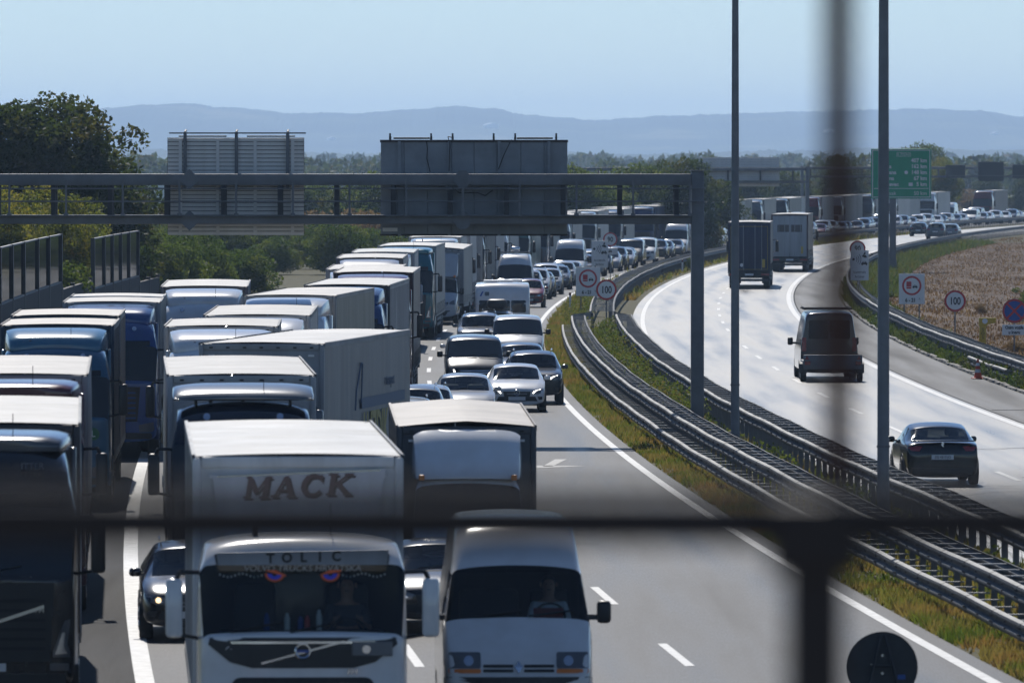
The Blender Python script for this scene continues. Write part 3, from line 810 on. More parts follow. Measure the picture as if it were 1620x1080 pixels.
def box_body(spec, y0, y1, z0=1.05, z1=4.0, w=1.275, kind='curtain', seed=0, rise=0., ridge=0.):
    r = random.Random(seed); L = y1 - y0; zr = z1 - .03
    # front bulkhead
    b = MB().box(-w + .02, w - .02, y0, y0 + .05, z0, z1 - .06, bev=.01)
    spec.append(('front_wall', b.mesh('front_wall', PLAIN, 40), -1, 'front')); k = len(spec) - 1
    b = MB()
    for s in (-1, 1): b.box(s * (w - .10), s * (w + .004), y0 - .035, y0 + .10, z0, z1 - .04, bev=.03)
    b.box(-w + .101, w - .101, y0 - .03, y0 + .10, z1 - .17, z1 - .03, bev=.025)
    spec.append(('corner_frame', b.mesh('corner_frame', PLAIN, 40), k, 'front'))
    for s in (-1, 1):
        spec.append(('marker_light', MB().box(s * (w - .32), s * (w - .20), y0 - .06, y0 - .036, z1 - .29, z1 - .25).mesh('marker_light', WHITEP), k, 'lens*'))
        spec.append(('hose_box', MB().box(s * .30, s * .52, y0 - .10, y0 - .002, z0 + .3, z0 + .62, bev=.02).mesh('hose_box', BLACK), k, 'black*'))
    if kind == 'curtain':
        b = MB()
        for t in range(7):
            x = -w + .25 + t * (2 * w - .5) / 6
            b.box(x - .035, x + .035, y0 - .04, y0 - .02, z1 - .125, z1 - .095)
        spec.append(('eyelet_row', b.mesh('eyelet_row', DARK), k, 'black*'))
    # roof sheet with bows
    nb = max(4, int(L / .65)); sg = [r.uniform(.0, .035) for _ in range(nb * 2 + 1)]
    cs = [r.uniform(-.012, .012) for _ in range(9)]
    def rf(u, v):
        x = -w + 2 * w * u; i = int(round(v * nb * 2)); y = y0 + L * v
        e = 1 - abs(2 * u - 1) ** 6
        z = zr + rise * v + .035 * (1 - (2 * u - 1) ** 2) - (sg[i] * e if i % 2 else 0) + ridge * (1 - abs(2 * u - 1)) + cs[int(u * 8)] * e * (i % 2)
        return (x, y, z)
    b = MB().grid(rf, 8, nb * 2)
    spec.append(('roof', b.mesh('roof', ROOF, 60), -1, 'roof'))
    # sides
    for s in (-1, 1):
        n = max(6, int(L / .28)); ph = [r.uniform(-1, 1) for _ in range(n + 1)]
        amp = .017 if kind == 'curtain' else .004
        def sf(u, v):
            i = int(round(u * n)); e = sin(pi * v) ** .5 if v not in (0, 1) else 0
            x = s * (w - .004 + amp * ph[i] * e + (.006 if i % 4 == 0 else 0) * e)
            return (x, y0 + .1 + (L - .2) * u, z0 + (zr + rise * u - z0 + .005) * v)
        b = MB().grid(sf, n, 4)
        spec.append(('curtain' if kind == 'curtain' else 'side_wall', b.mesh('curtain', TARP, 60), -1, 'side'))
        k = len(spec) - 1
        b = MB().add([(s * (w + .012), y0 + .02, z1 + rise * 0 - .11), (s * (w + .012), y1 - .02, z1 + rise - .11), (s * (w + .012), y1 - .02, z1 + rise - .01), (s * (w + .012), y0 + .02, z1 - .01),
                      (s * (w - .03), y0 + .02, z1 - .0), (s * (w - .03), y1 - .02, z1 + rise)], [(0, 1, 2, 3), (3, 2, 5, 4)])
        spec.append(('cant_rail', b.mesh('cant_rail', ROOF), k, 'roof'))
        b = MB().box(s * (w - .03), s * (w + .01), y0 + .1, y1 - .1, z0 - .14, z0 + .02)
        spec.append(('side_rail', b.mesh('side_rail', PLAIN), k, 'frame'))
        if kind == 'box':
            b = MB()
            for t in range(int(L / .6)):
                y = y0 + .4 + t * .6
                if y < y1 - .2: b.box(s * (w - .002), s * (w + .009), y - .012, y + .012, z0 + .02, zr - .12)
            spec.append(('rib', b.mesh('rib', TARP), k, 'side*'))
        if kind == 'curtain':
            b = MB()
            for t in range(int(L / .75)):
                y = y0 + .5 + t * .75
                b.box(s * (w + .011), s * (w + .018), y - .02, y + .02, z0 - .08, z0 + .42)
            spec.append(('strap', b.mesh('strap', BLACK), k, 'black*'))
    # rear
    for s in (-1, 1):
        b = MB().box(s * .012, s * (w - .10), y1 - .05, y1, z0, z1 + rise - .14, bev=.01)
        spec.append(('rear_door', b.mesh('rear_door', PLAIN, 40), -1, 'rear')); k = len(spec) - 1
        b = MB()
        for x in (.35, .75): b.tube((s * x, y1 + .02, z0 + .05), (s * x, y1 + .02, z1 + rise - .2), .018, 6)
        spec.append(('lock_bar', b.mesh('lock_bar', RIM), k, 'chrome*'))
    b = MB()
    for s in (-1, 1): b.box(s * (w - .098), s * (w + .006), y1 - .1, y1 + .02, z0 - .1, z1 + rise - .03)
    b.box(-w + .1, w - .1, y1 - .1, y1 + .015, z1 + rise - .135, z1 + rise - .04)
    spec.append(('rear_frame', b.mesh('rear_frame', PLAIN, 40), -1, 'rframe'))

def running_gear(spec, axles, y0, y1, w=1.275, gear=True):
    b = MB()
    for s in (-.5, .5): b.box(s - .06, s + .06, y0 + .5, y1 - .05, .78, 1.04)
    for y in (y0 + 2, (y0 + y1) / 2, y1 - 3.2, y1 - 1): b.box(-1.15, 1.15, y - .05, y + .05, .86, 1.0)
    spec.append(('chassis', b.mesh('chassis', CHASSIS), -1, 'chassis'))
    for y in axles:
        for s in (-1, 1): add_wheel(spec, s * 1.03, y, .5, .36, .58)
    b = MB().box(-1.15, 1.15, y1 - .25, y1 - .12, .42, .58, bev=.02)
    spec.append(('underrun_bar', b.mesh('underrun_bar', GALV), -1, 'chrome')); 
    b = MB().box(-w + .02, w - .02, y1 - .1, y1 + .01, .74, .93)
    spec.append(('light_bar', b.mesh('light_bar', BLACK), -1, 'black')); k = len(spec) - 1
    for s in (-1, 1):
        b = MB().box(s * .72, s * 1.2, y1 + .011, y1 + .04, .77, .90, bev=.01)
        spec.append(('tail_light', b.mesh('tail_light', REDL), k, 'lens*'))
        b = MB().box(s * .85, s * 1.2, axles[-1] + .75, axles[-1] + .77, .2, .75)
        spec.append(('mud_flap', b.mesh('mud_flap', RUBBER), -1, 'black*'))
    spec.append(('number_plate', MB().box(-.26, .26, y1 + .012, y1 + .03, .78, .89).mesh('number_plate', WHITEP), k, 'plate*'))
    if gear:
        b = MB()
        for s in (-.7, .7): b.box(s - .06, s + .06, y0 + 2.5, y0 + 2.62, .15, 1.0)
        spec.append(('landing_leg', b.mesh('landing_leg', CHASSIS), -1, 'chassis*'))
        for s in (-1, 1):
            b = MB().box(s * 1.2, s * 1.24, y0 + 3.0, axles[0] - .8, .45, .58).box(s * 1.2, s * 1.24, y0 + 3.0, axles[0] - .8, .68, .81)
            spec.append(('side_guard', b.mesh('side_guard', GALVD), -1, 'chrome*'))

_semi = {}
def semi_spec(kind='curtain', seed=0, L=13.6, h=4.0):
    k = (kind, seed % 3, L, h)
    if k not in _semi:
        s = []; box_body(s, 2.85, 2.85 + L, z1=h, kind=kind, seed=seed % 3 + 5)
        e = 2.85 + L; running_gear(s, [e - 4.2, e - 2.9, e - 1.6] if L > 10 else [e - 2.2], 2.85, e)
        _semi[k] = s
    return _semi[k]
_cab, _def, _car, _van = {}, {}, {}, {}
def cab(style):
    if style not in _cab: _cab[style] = cab_spec(style)
    return _cab[style]
def defl(style, kind):
    if (style, kind) not in _def: _def[style, kind] = deflector_spec(style, kind)
    return _def[style, kind]
def lorry(x, y, rz, label, cabc, side, style='xf', dk='full', kind='curtain', seed=0, roofc=(.6, .6, .58), front=(.6, .6, .6), group='lorries in the queue',
          L=13.6, rear=None, rframe=None, far=False, deflc=None, frame=None, hbox=4.0):
    c, s = cos(rz), sin(rz)
    rt = root('lorry', (x, y, 0), rz, label, 'lorry', group)
    colors = dict(paint=cabc, side=side, roof=roofc, front=front, rear=rear or front, rframe=rframe or frame or (.3, .3, .3), frame=frame or (.25, .26, .28),
                  deflector=deflc or cabc, skirt=tuple(v * .5 for v in cabc), mirror=cabc)
    place_spec(rt, cab(style)[0], colors, far)
    if dk: place_spec(rt, defl(style, dk), colors, far)
    place_spec(rt, semi_spec(kind, seed, L, hbox), colors, far)
    return rt
def car(kind, x, y, rz, label, paint, group=None, far=False, lit=False):
    k = (kind, lit)
    if k not in _car: _car[k] = car_spec(kind, lit=lit)
    rt = root('car', (x, y, 0), rz, label, 'car', group)
    place_spec(rt, _car[k][0], dict(paint=paint), far)
    return rt
def van(kind, x, y, rz, label, paint, group=None, far=False, clear=False, rear_glass=True, lit=False, cat='van'):
    k = (kind, clear, rear_glass, lit)
    if k not in _van: _van[k] = van_spec(kind, GLASS if clear else DGLASS, rear_glass, lit)
    rt = root('van', (x, y, 0), rz, label, cat, group)
    place_spec(rt, _van[k][0], dict(paint=paint), far)
    return rt
# ------------------------------------------------------------------ ground, roads, paint
def strip(name, o0, o1, y0, y1, z, m, step=10, n=1, zf=None):
    b = MB(); k = int((y1 - y0) / step)
    def f(u, v):
        y = y0 + (y1 - y0) * v; p = RP(y, o0 + (o1 - o0) * u, z)
        if zf: p.z += zf(u, y)
        return p[:]
    b.grid(f, n, k)
    me = b.mesh(name, m)
    ul = me.uv_layers.new(name='road')
    for l in me.loops:
        i = l.vertex_index; ul.data[l.index].uv = (o0 + (o1 - o0) * (i % (n + 1)) / n, me.vertices[i].co.y)
    return me
struct('ground', MB().grid(lambda u, v: (-3400 + 6800 * u, -280 + 19400 * v ** 2, -.03), 40, 80).mesh('ground', GROUND))
EXT = 1500
struct('oncoming_carriageway', strip('oncoming_carriageway', -12.32, .42, 20, EXT, 0, ASPH, 10, 4))
struct('entry_lane', strip('entry_lane', -16.6, -12.32, 20, EXT, -.002, ASPH_OLD, 10, 2))
struct('outbound_carriageway', strip('outbound_carriageway', 4.35, 12.75, 20, EXT, 0, ASPH_OUT, 10, 4))
struct('hard_shoulder', strip('hard_shoulder', 12.75, 15.3, 20, EXT, -.004, ASPH2, 10, 2))
struct('median_strip', strip('median_strip', .42, 4.35, 20, EXT, -.012, SOIL, 10, 4))
struct('outer_verge', strip('outer_verge', 15.3, 24, 20, EXT, -.012, SOIL, 10, 4))
struct('stubble_field', MB().grid(lambda u, v: (RP(60 + 740 * v, 17.6).x + u * (140 + 60 * v), 60 + 740 * v, -.008 + .0 * u + .9 * u * u), 40, 70).mesh('stubble_field', STUBBLE))
struct('left_verge', strip('left_verge', -24, -16.6, 20, EXT, -.012, SOIL, 10, 4))

def paint_line(name, off, wd, y0, y1, dash=None, z=.005, jit=0):
    b = MB()
    if dash is None:
        k = int((y1 - y0) / 6)
        b.grid(lambda u, v: RP(y0 + (y1 - y0) * v, off + wd * (u - .5), z)[:], 1, k)
    else:
        on, per = dash; y = y0
        while y < y1:
            b.grid(lambda u, v: RP(y + on * v, off + wd * (u - .5), z)[:], 1, 2); y += per
    return b.mesh(name, LINE)
struct('edge_line', paint_line('edge_line', 0, .2, 40, EXT))
struct('edge_line', paint_line('edge_line', 4.85, .2, 40, EXT))
struct('edge_line', paint_line('edge_line', 12.45, .25, 40, EXT))
struct('shoulder_line', paint_line('shoulder_line', -12.45, .28, 40, 430))
def dashes(off, y0, y1, on=6, per=18, w=.15):
    y = y0; k = 0
    rt = None
    me = MB().grid(lambda u, v: (w * (u - .5), on * v, 0), 1, 2).mesh('lane_dash', LINE)
    while y < y1:
        o = obj('lane_dash', me, None, RP(y, off, .005), RZ(y + on / 2)); o['kind'] = 'structure'
        y += per
dashes(-4.15, 57.5, 760)
dashes(-8.25, 57.5, 430)
dashes(8.65, 60, 900)
# worn merge arrow painted on the fast lane
b = MB(); y = 214
b.add([RP(y, -2.4, .006)[:], RP(y, -2.15, .006)[:], RP(y + 5, -1.6, .006)[:], RP(y + 5, -1.9, .006)[:]], [(0, 1, 2, 3)])
b.add([RP(y - 1.5, -2.9, .006)[:], RP(y + .2, -1.2, .006)[:], RP(y + .6, -2.7, .006)[:]], [(0, 1, 2)])
struct('road_arrow', b.mesh('road_arrow', mat('worn_road_paint', (.26, .26, .255), .6, var=.4, vscale=4)))
# patched joints across the right shoulder and tar seams
for (yy, o0, o1, ww) in ((262, 12.9, 15.2, .25), (247, 12.9, 15.2, .18), (232, 12.6, 15.2, .35), (206, 8.9, 12.2, .22)):
    struct('tar_joint', strip('tar_joint', o0, o1, yy, yy + ww, .003, mat('tar', (.015, .015, .016), .9, spec=.05), .1, 1))
struct('tar_joint', strip('tar_joint', 12.72, 12.78, 90, 700, .004, MATS['tar'], 10, 1))

# repair patches and cracks
for (o0, o1, y0_, y1_) in ((13.0, 15.2, 214, 226),):
    struct('repair_patch', strip('repair_patch', o0, o1, y0_, y1_, .003, ASPH_OLD, 2, 1))
rc = random.Random(3)
for k in range(16):
    y_ = rc.uniform(115, 290); side = rc.random() < .55
    a_, b_ = (-12, 0) if side else (5, 12.3)
    o_ = rc.uniform(a_, b_ - 3); b = MB(); p = RP(y_, o_, .0035); w_ = rc.uniform(.012, .03)
    for t in range(rc.randint(6, 14)):
        o2 = o_ + rc.uniform(.15, .5); y2 = y_ + rc.uniform(-.5, .9)
        q = RP(y2, o2, .0035); b.add([(p.x, p.y - w_, p.z), (q.x, q.y - w_, q.z), (q.x, q.y + 3 * w_, q.z), (p.x, p.y + 3 * w_, p.z)], [(0, 1, 2, 3)])
        p, o_, y_ = q, o2, y2
        if o_ > b_: break
    struct('road_crack', b.mesh('road_crack', MATS['tar']))

# kerb blocks along the right shoulder
kr = root('kerb', RP(300, 15.4, 0), 0, 'weathered concrete kerb along the edge of the hard shoulder', 'kerb')
kme = MB().box(-.09, .09, .01, 1.97, -.1, .09, bev=.02).mesh('kerb_stone', CONC, 40)
for i in range(130):
    y = 200 + i * 2.0; p = RP(y, 15.42)
    o = obj('kerb_stone', kme, kr, p - kr.location + Vector((rng.uniform(-.03, .03), 0, rng.uniform(-.03, .02))), RZ(y) + rng.uniform(-.02, .02))

# ------------------------------------------------------------------ guard rails
WB = [(0, .31), (.07, .285), (.08, .245), (.075, .215), (.0, .175), (.0, .135), (.075, .095), (.08, .065), (.07, .025), (0, 0)]
def wbeam(side, L=4.0):
    b = MB(); n = len(WB)
    pts = [(side * u, z) for u, z in WB] + [(side * (u - .006), z) for u, z in reversed(WB)]
    b.prism(pts, -.02, L + .03)
    b.prism([(p[0] + side * .007, p[1] + (.004 if p[1] > .15 else -.004)) for p in pts], -.17, .17)
    for z in (.10, .21):
        for y in (-.11, .11, 2.0): b.tube((side * .06, y, z), (side * .095, y, z), .02, 6)
    return b.mesh('beam', GALV, 20)
def guard_rail(label, y0, y1, far1, rows, spacers, posts, joined=True, cat='guard rail'):
    rt = root('guard_rail', RP(y0, rows[0][0]), 0, label, cat)
    base = rt.location.copy()
    r = random.Random(int(y0) + int(rows[0][0] * 10))
    bm = {s: wbeam(s) for s in (-1, 1)}
    hoff = {}
    def hz(y):
        k = int(y // 4)
        return .010 * sin(y * .13 + rows[0][0]) + .012 * sin(y * .41)
    for off, z, sd in rows:
        y = y0
        while y < y1:
            p = RP(y, off, z + hz(y)); q = RP(y + 4, off, z + hz(y + 4))
            o = obj('beam', bm[sd], rt, p - base)
            dv = q - p
            o.rotation_euler = (atan2(dv.z, dv.y), 0, -atan2(dv.x, dv.y))
            y += 4
    for o0, o1, z, h in spacers:
        me = MB().box(0, o1 - o0, -.05, .05, 0, h).mesh('spacer', RUNG)
        y = y0 + .6
        while y < y1:
            p = RP(y, o0, z + hz(y) + r.uniform(-.008, .008))
            obj('spacer', me, rt, p - base, RZ(y) + r.uniform(-.02, .02)); y += 2
    for off, h in posts:
        me = MB().box(-.05, .05, -.035, .035, 0, h).mesh('post', GALVD)
        y = y0 + .6
        while y < y1:
            o = obj('post', me, rt, RP(y, off) - base, RZ(y)); o.rotation_euler.x = r.uniform(-.03, .03); y += 2
    if far1 > y1:
        b = MB()
        for off, z, sd in rows:
            pts = [(sd * u, zz) for u, zz in WB[::2]]
            k = int((far1 - y1) / 5)
            b.grid(lambda u, v: (RP(y1 + (far1 - y1) * v, off + pts[int(round(u * (len(pts) - 1)))][0], z + pts[int(round(u * (len(pts) - 1)))][1]) - base)[:], len(pts) - 1, k)
        y = y1
        while y < far1:
            for o0, o1, z, h in spacers:
                P = [RP(y - .05, o0, z), RP(y + .05, o0, z), RP(y + .05, o1, z), RP(y - .05, o1, z)]
                b.add([(p - base)[:] for p in P] + [(p - base + Vector((0, 0, h)))[:] for p in P], [(0, 1, 2, 3), (4, 5, 6, 7), (0, 1, 5, 4), (2, 3, 7, 6)])
            for off, h in posts:
                P = [RP(y, off - .05), RP(y, off + .05)]
                b.add([(p - base)[:] for p in P] + [(p - base + Vector((0, 0, h)))[:] for p in P], [(0, 1, 3, 2)])
            y += 2
        o = obj('far_run', b.mesh('far_run', GALV), rt); o['kind'] = 'stuff'
    return rt
guard_rail('two tier grey guard rail with ladder spacers beside the queue of cars', 112, 372, 372,
           [(1.62, .60, -1), (1.22, .22, -1), (2.12, .62, 1)], [(1.62, 2.12, .88, .022), (1.22, 1.62, .50, .022)], [(1.70, .92)])
guard_rail('dark guard rail with ladder spacers on the median beside the outbound lanes', 112, 372, 372,
           [(4.15, .66, 1), (3.55, .66, -1)], [(3.55, 4.15, .94, .022)], [(3.58, .96), (4.02, .94)])
guard_rail('narrow guard rail curving away between the carriageways beyond the signs', 384, 560, 1300,
           [(3.45, .60, 1), (2.45, .60, -1)], [(2.45, 3.45, .88, .022)], [(3.3, .88)])
guard_rail('galvanised guard rail along the stubble field behind the kerb', 196, 420, 1250,
           [(15.85, .58, -1), (16.35, .62, 1)], [(15.85, 16.35, .86, .022)], [(15.95, .88)])
guard_rail('short low length of guard rail behind the traffic cone', 292, 312, 312, [(15.62, .22, -1)], [(15.62, 15.85, .42, .06)], [(15.7, .5)])
# end piece joining the two median rails
rt = root('guard_rail', RP(378, 1.7), 0, 'short guard rail end crossing the median under the no-overtaking sign', 'guard rail')
b = MB(); pts = [RP(374, 1.55), RP(377, 1.7), RP(380, 2.2), RP(383, 2.5)]
for p, q in zip(pts[:-1], pts[1:]):
    p = p - rt.location; q = q - rt.location
    b.add([(p.x, p.y, .58), (q.x, q.y, .58), (q.x, q.y, .90), (p.x, p.y, .90)], [(0, 1, 2, 3)])
pts = [RP(374, 4.1), RP(377, 4.0), RP(380, 3.7), RP(383, 3.45)]
for p, q in zip(pts[:-1], pts[1:]):
    p = p - rt.location; q = q - rt.location
    b.add([(p.x, p.y, .58), (q.x, q.y, .58), (q.x, q.y, .90), (p.x, p.y, .90)], [(0, 1, 2, 3)])
o = obj('beam', b.mesh('beam', GALV), rt)
b = MB()
for (yy, of) in ((374.5, 1.6), (379, 2.0), (382.5, 2.5), (374.5, 4.05), (379, 3.8)):
    p = RP(yy, of) - rt.location; b.box(p.x - .05, p.x + .05, p.y - .04, p.y + .04, 0, .85)
obj('post', b.mesh('post', GALVD), rt)

# ------------------------------------------------------------------ gantries
def gantry(Y, xl, xr, label, boards, zt=7.30, zbm=5.93, rail=True, bay=1.546, x_first=-17.0, s=1.0):
    rt = root('sign_gantry', (xr, Y, 0), 0, label, 'gantry')
    X = lambda x: x - xr
    M = GALVD
    for nm, z0, z1, y0, y1 in (('upper_beam', zt - .31, zt, -.12, .12), ('lower_beam', zbm, zbm + .22, -.12, .12), ('upper_beam', zt - .31, zt, .75, .95), ('lower_beam', zbm, zbm + .22, .75, .95)):
        obj(nm, MB().box(X(xl), X(xr - .17), y0, y1, z0, z1, bev=.02).mesh(nm, M, 40), rt)
    for x in (xl, xr):
        o = obj('column', MB().box(X(x) - .17, X(x) + .17, -.17, 1.0, 0, zt + .07, bev=.03).mesh('column', M, 40), rt)
        obj('base_plinth', MB().box(X(x) - .26, X(x) + .26, -.3, 1.15, -.05, .25, bev=.03).mesh('base_plinth', CONC), o)
        obj('cap_plate', MB().box(X(x) - .2, X(x) + .2, -.2, 1.03, zt + .071, zt + .10).mesh('cap_plate', M), o)
    me = MB().box(-.065, .065, -.06, .06, zbm + .22, zt - .31).mesh('web_post', mat('dark_steel', (.05, .052, .058), .6, metal=.2, var=.3))
    mr = MB().box(-.028, .028, -.03, .03, zbm + .22, zbm + 1.2).box(-.06, .06, -.06, .03, zbm + .221, zbm + .30).mesh('railing_post', M)
    x = x_first; k = 0
    while x < xr - .5:
        if x > xl + .3:
            obj('web_post', me, rt, (X(x), 0, 0)); obj('web_post', me, rt, (X(x), .85, 0))
            if rail: obj('railing_post', mr, rt, (X(x) + .36, -.35, 0))
        x += bay
    obj('walkway', MB().box(X(xl), X(xr - .2), -.36, .70, zbm + .221, zbm + .25).mesh('walkway', M), rt)
    if rail:
        for z in (zbm + .62, zbm + .97):
            obj('railing', MB().tube((X(xl), -.35, z), (X(xr + .2), -.35, z), .022, 6).mesh('railing', M, 40), rt)
    for fn in boards: fn(rt, X)
    return rt
def board_ribbed(x0, x1, z0, z1, n=24, lamps=True, cols=4):
    def f(rt, X):
        o = obj('sign_board', MB().box(X(x0), X(x1), 1.13, 1.16, z0, z1).mesh('sign_board', DARK), rt)
        mat('light_sign_back', (.80, .78, .75), .5, var=.12)
        h = (z1 - z0) / n
        me = MB().prism([(1.128, .002), (1.095, .006), (1.09, h - .016), (1.128, h - .012)], X(x0) + .01, X(x1) - .01, 'x').mesh('plank', MATS['light_sign_back'])
        for i in range(n): obj('plank', me, o, (0, 0, z0 + i * h))
        for k in range(cols):
            xx = X(x0) + (x1 - x0) * (.095 + .82 * k / (cols - 1))
            b = MB().box(xx - .045, xx + .045, 1.04, 1.099, z0, z1 - .02)
            obj('board_post', b.mesh('board_post', MATS['light_sign_back']), o)
        if lamps:
            for k in range(3):
                xx = X(x0) + (x1 - x0) * (.13 + .375 * k)
                obj('lamp_post_arm', MB().box(xx - .045, xx + .045, .98, 1.035, 6.9, z1 + .14).mesh('lamp_post_arm', GALVD), o)
                obj('arm_end', MB().tube((xx, 1.0, z1 + .14), (xx, 1.6, z1 + .2), .035, 6).mesh('arm_end', GALV), o)
            obj('cable_rail', MB().tube((X(x0) + .05, 1.0, z1 + .125), (X(x1) + .05, 1.0, z1 + .125), .022, 6).mesh('cable_rail', GALVD), o)
            for xx0, xx1 in ((.08, .43), (.58, .93)):
                obj('light_fitting', MB().box(X(x0) + (x1 - x0) * xx0, X(x0) + (x1 - x0) * xx1, 1.25, 1.6, z1 + .02, z1 + .06, bev=.01).mesh('light_fitting', GALV), o)
        for zz in (7.15, 6.03):
            xx = X(x0) + .65
            obj('bracket', MB().prism([(xx - .30, zz), (xx, zz + .28), (xx + .30, zz), (xx, zz - .28)], -.16, -.125).mesh('bracket', GALVD), o)
    return f
def board_plain(x0, x1, z0, z1):
    def f(rt, X):
        BM = mat('blue_grey_sign_back', (.27, .30, .335), .45, metal=.05, var=.3, vscale=1.2)
        n = 8; wq = (x1 - x0) / n
        o = obj('sign_board', MB().box(X(x0), X(x1), 1.16, 1.19, z0, z1).mesh('sign_board', BM), rt)
        for i in range(n):
            a = X(x0) + i * wq
            obj('panel', MB().box(a + .008, a + wq - .008, 1.13, 1.158, z0 + .01, z1 - .01, bev=.008).mesh('panel', BM), o)
        for k in range(4):
            xx = X(x0) + (x1 - x0) * (.1 + .267 * k)
            obj('board_post', MB().box(xx - .04, xx + .04, 1.02, 1.128, z0, z1 - .03).mesh('board_post', BM), o)
        for zz0, zz1 in ((z0, z0 + .05), (z1 - .06, z1 + .01)):
            obj('edge_trim', MB().box(X(x0) - .02, X(x1) + .02, 1.10, 1.2, zz0, zz1).mesh('edge_trim', mat('rusty_edge', (.06, .05, .05), .6, var=.4)), o)
        for u in (.05, .27, .385, .605, .72, .94):
            xx = X(x0) + (x1 - x0) * u
            obj('lamp_bracket', MB().box(xx - .03, xx + .03, 1.1, 1.6, z1 + .012, z1 + .10).tube((xx, 1.12, z1 + .08), (xx, 1.12, z1 + .19), .03, 6).mesh('lamp_bracket', GALV), o)
        for u0, u1 in ((.06, .27), (.72, .93)):
            obj('light_fitting', MB().box(X(x0) + (x1 - x0) * u0 + .04, X(x0) + (x1 - x0) * u1 - .04, 1.28, 1.62, z1 + .03, z1 + .08, bev=.01).mesh('light_fitting', GALV), o)
        def cable(p):
            obj('cable', MB().path([(X(x0) + (x1 - x0) * u, 1.0, z) for u, z in p], .012, 5).mesh('cable', DARK), o)
        cable([(.245, z1), (.25, z1 - .25), (.247, z1 - .5), (.265, z1 - .87)])
        cable([(.38, z1 + .08), (.36, z1 + .1), (.37, z1 - .1), (.366, z1 - .85)])
        cable([(.70, z1 + .02), (.66, z1 - .4), (.63, z1 - .8)])
        cable([(.38, 6.95), (.42, 6.78), (.52, 6.78), (.56, 6.70), (.60, 6.85)])
        for zz in (7.15, 6.03):
            xx = X(x0) + (x1 - x0) * .44
            obj('bracket', MB().prism([(xx - .28, zz), (xx - .1, zz + .24), (xx + .1, zz + .24), (xx + .28, zz), (xx + .1, zz - .24), (xx - .1, zz - .24)], -.16, -.125).mesh('bracket', GALVD), o)
        obj('maker_plate', MB().box(X(x0) + .05, X(x0) + .46, .99, 1.019, z0 + .12, z0 + .22).mesh('maker_plate', WHITEP), o)
    return f
gantry(233, -17.3, 5.07, 'near steel sign gantry with railing and two sign boards seen from behind', [board_ribbed(-9.45, -5.70, 5.62, 8.29), board_plain(-3.60, 1.52, 5.60, 8.22)], x_first=-16.0 + .39)
gantry(790, 5.0, RP(790, 2.3).x, 'far sign gantry with one pale ribbed board above the traffic', [board_ribbed(17.3, 24.8, 5.3, 8.0, 12, False, 6)], zt=7.05, zbm=5.6, rail=False, bay=3.0, x_first=8)
def vms(rt, X):
    for a, w_, h in ((46.5, 2.3, 1.5), (50.8, 2.3, 1.5), (54.6, 3.0, 2.2), (58.6, 2.3, 1.6), (62, 2.3, 1.5)):
        o = obj('display_panel', MB().box(X(a), X(a + w_), -.3, -.13, 6.4 - h / 2, 6.4 + h / 2, bev=.03).mesh('display_panel', BLACK), rt)
        obj('display_hood', MB().box(X(a) - .04, X(a + w_) + .04, -.34, -.1, 6.4 + h / 2 + .002, 6.4 + h / 2 + .06).mesh('display_hood', GALVD), o)
gantry(1000, 34, 78, 'farthest gantry with dark display panels right of the green sign', [vms], zt=7.0, zbm=5.7, rail=False, bay=3.0, x_first=35)

# ------------------------------------------------------------------ lamp posts
def lamp_post(x, y, r, label, plate_z):
    rt = root('lamp_post', (x, y, 0), 0, label, 'lamp post', 'lamp posts on the median')
    b = MB(); n = 10
    zz = [0, .9, .905, 4, 9, 13.6]; rr = [r * 1.12, r * 1.12, r, r * .96, r * .84, r * .7]
    o = obj('pole', None, rt); bpy.data.objects.remove(o)
    for i in range(5): b.tube((0, 0, zz[i]), (0, 0, zz[i + 1]), rr[i], n, rr[i + 1], caps=False)
    p = obj('pole', b.mesh('pole', POLE, 60), rt)
    obj('access_door', MB().box(-.06, .06, -r * 1.13, -r * .9, .45, .85).mesh('access_door', GALVD), p)
    obj('base_plate', MB().box(-.22, .22, -.22, .22, -.02, .04).mesh('base_plate', GALVD), rt)
    obj('joint_ring', MB().tube((0, 0, 2.05), (0, 0, 2.09), r * 1.06, 12).mesh('joint_ring', GALVD), p)
    for s in (-1, 1):
        a = obj('lamp_arm', MB().tube((0, 0, 13.5), (s * 1.8, 0, 13.9), .05, 6).mesh('lamp_arm', POLE), rt)
        obj('lamp_head', MB().box(s * 1.7, s * 2.4, -.16, .16, 13.85, 14.0, bev=.05).mesh('lamp_head', GALVD), a)
lamp_post(5.57, 213, .112, 'tall steel lamp post just beyond the gantry column', 2)
lamp_post(7.27, 167, .125, 'tall steel lamp post in front of the green sign', 2)

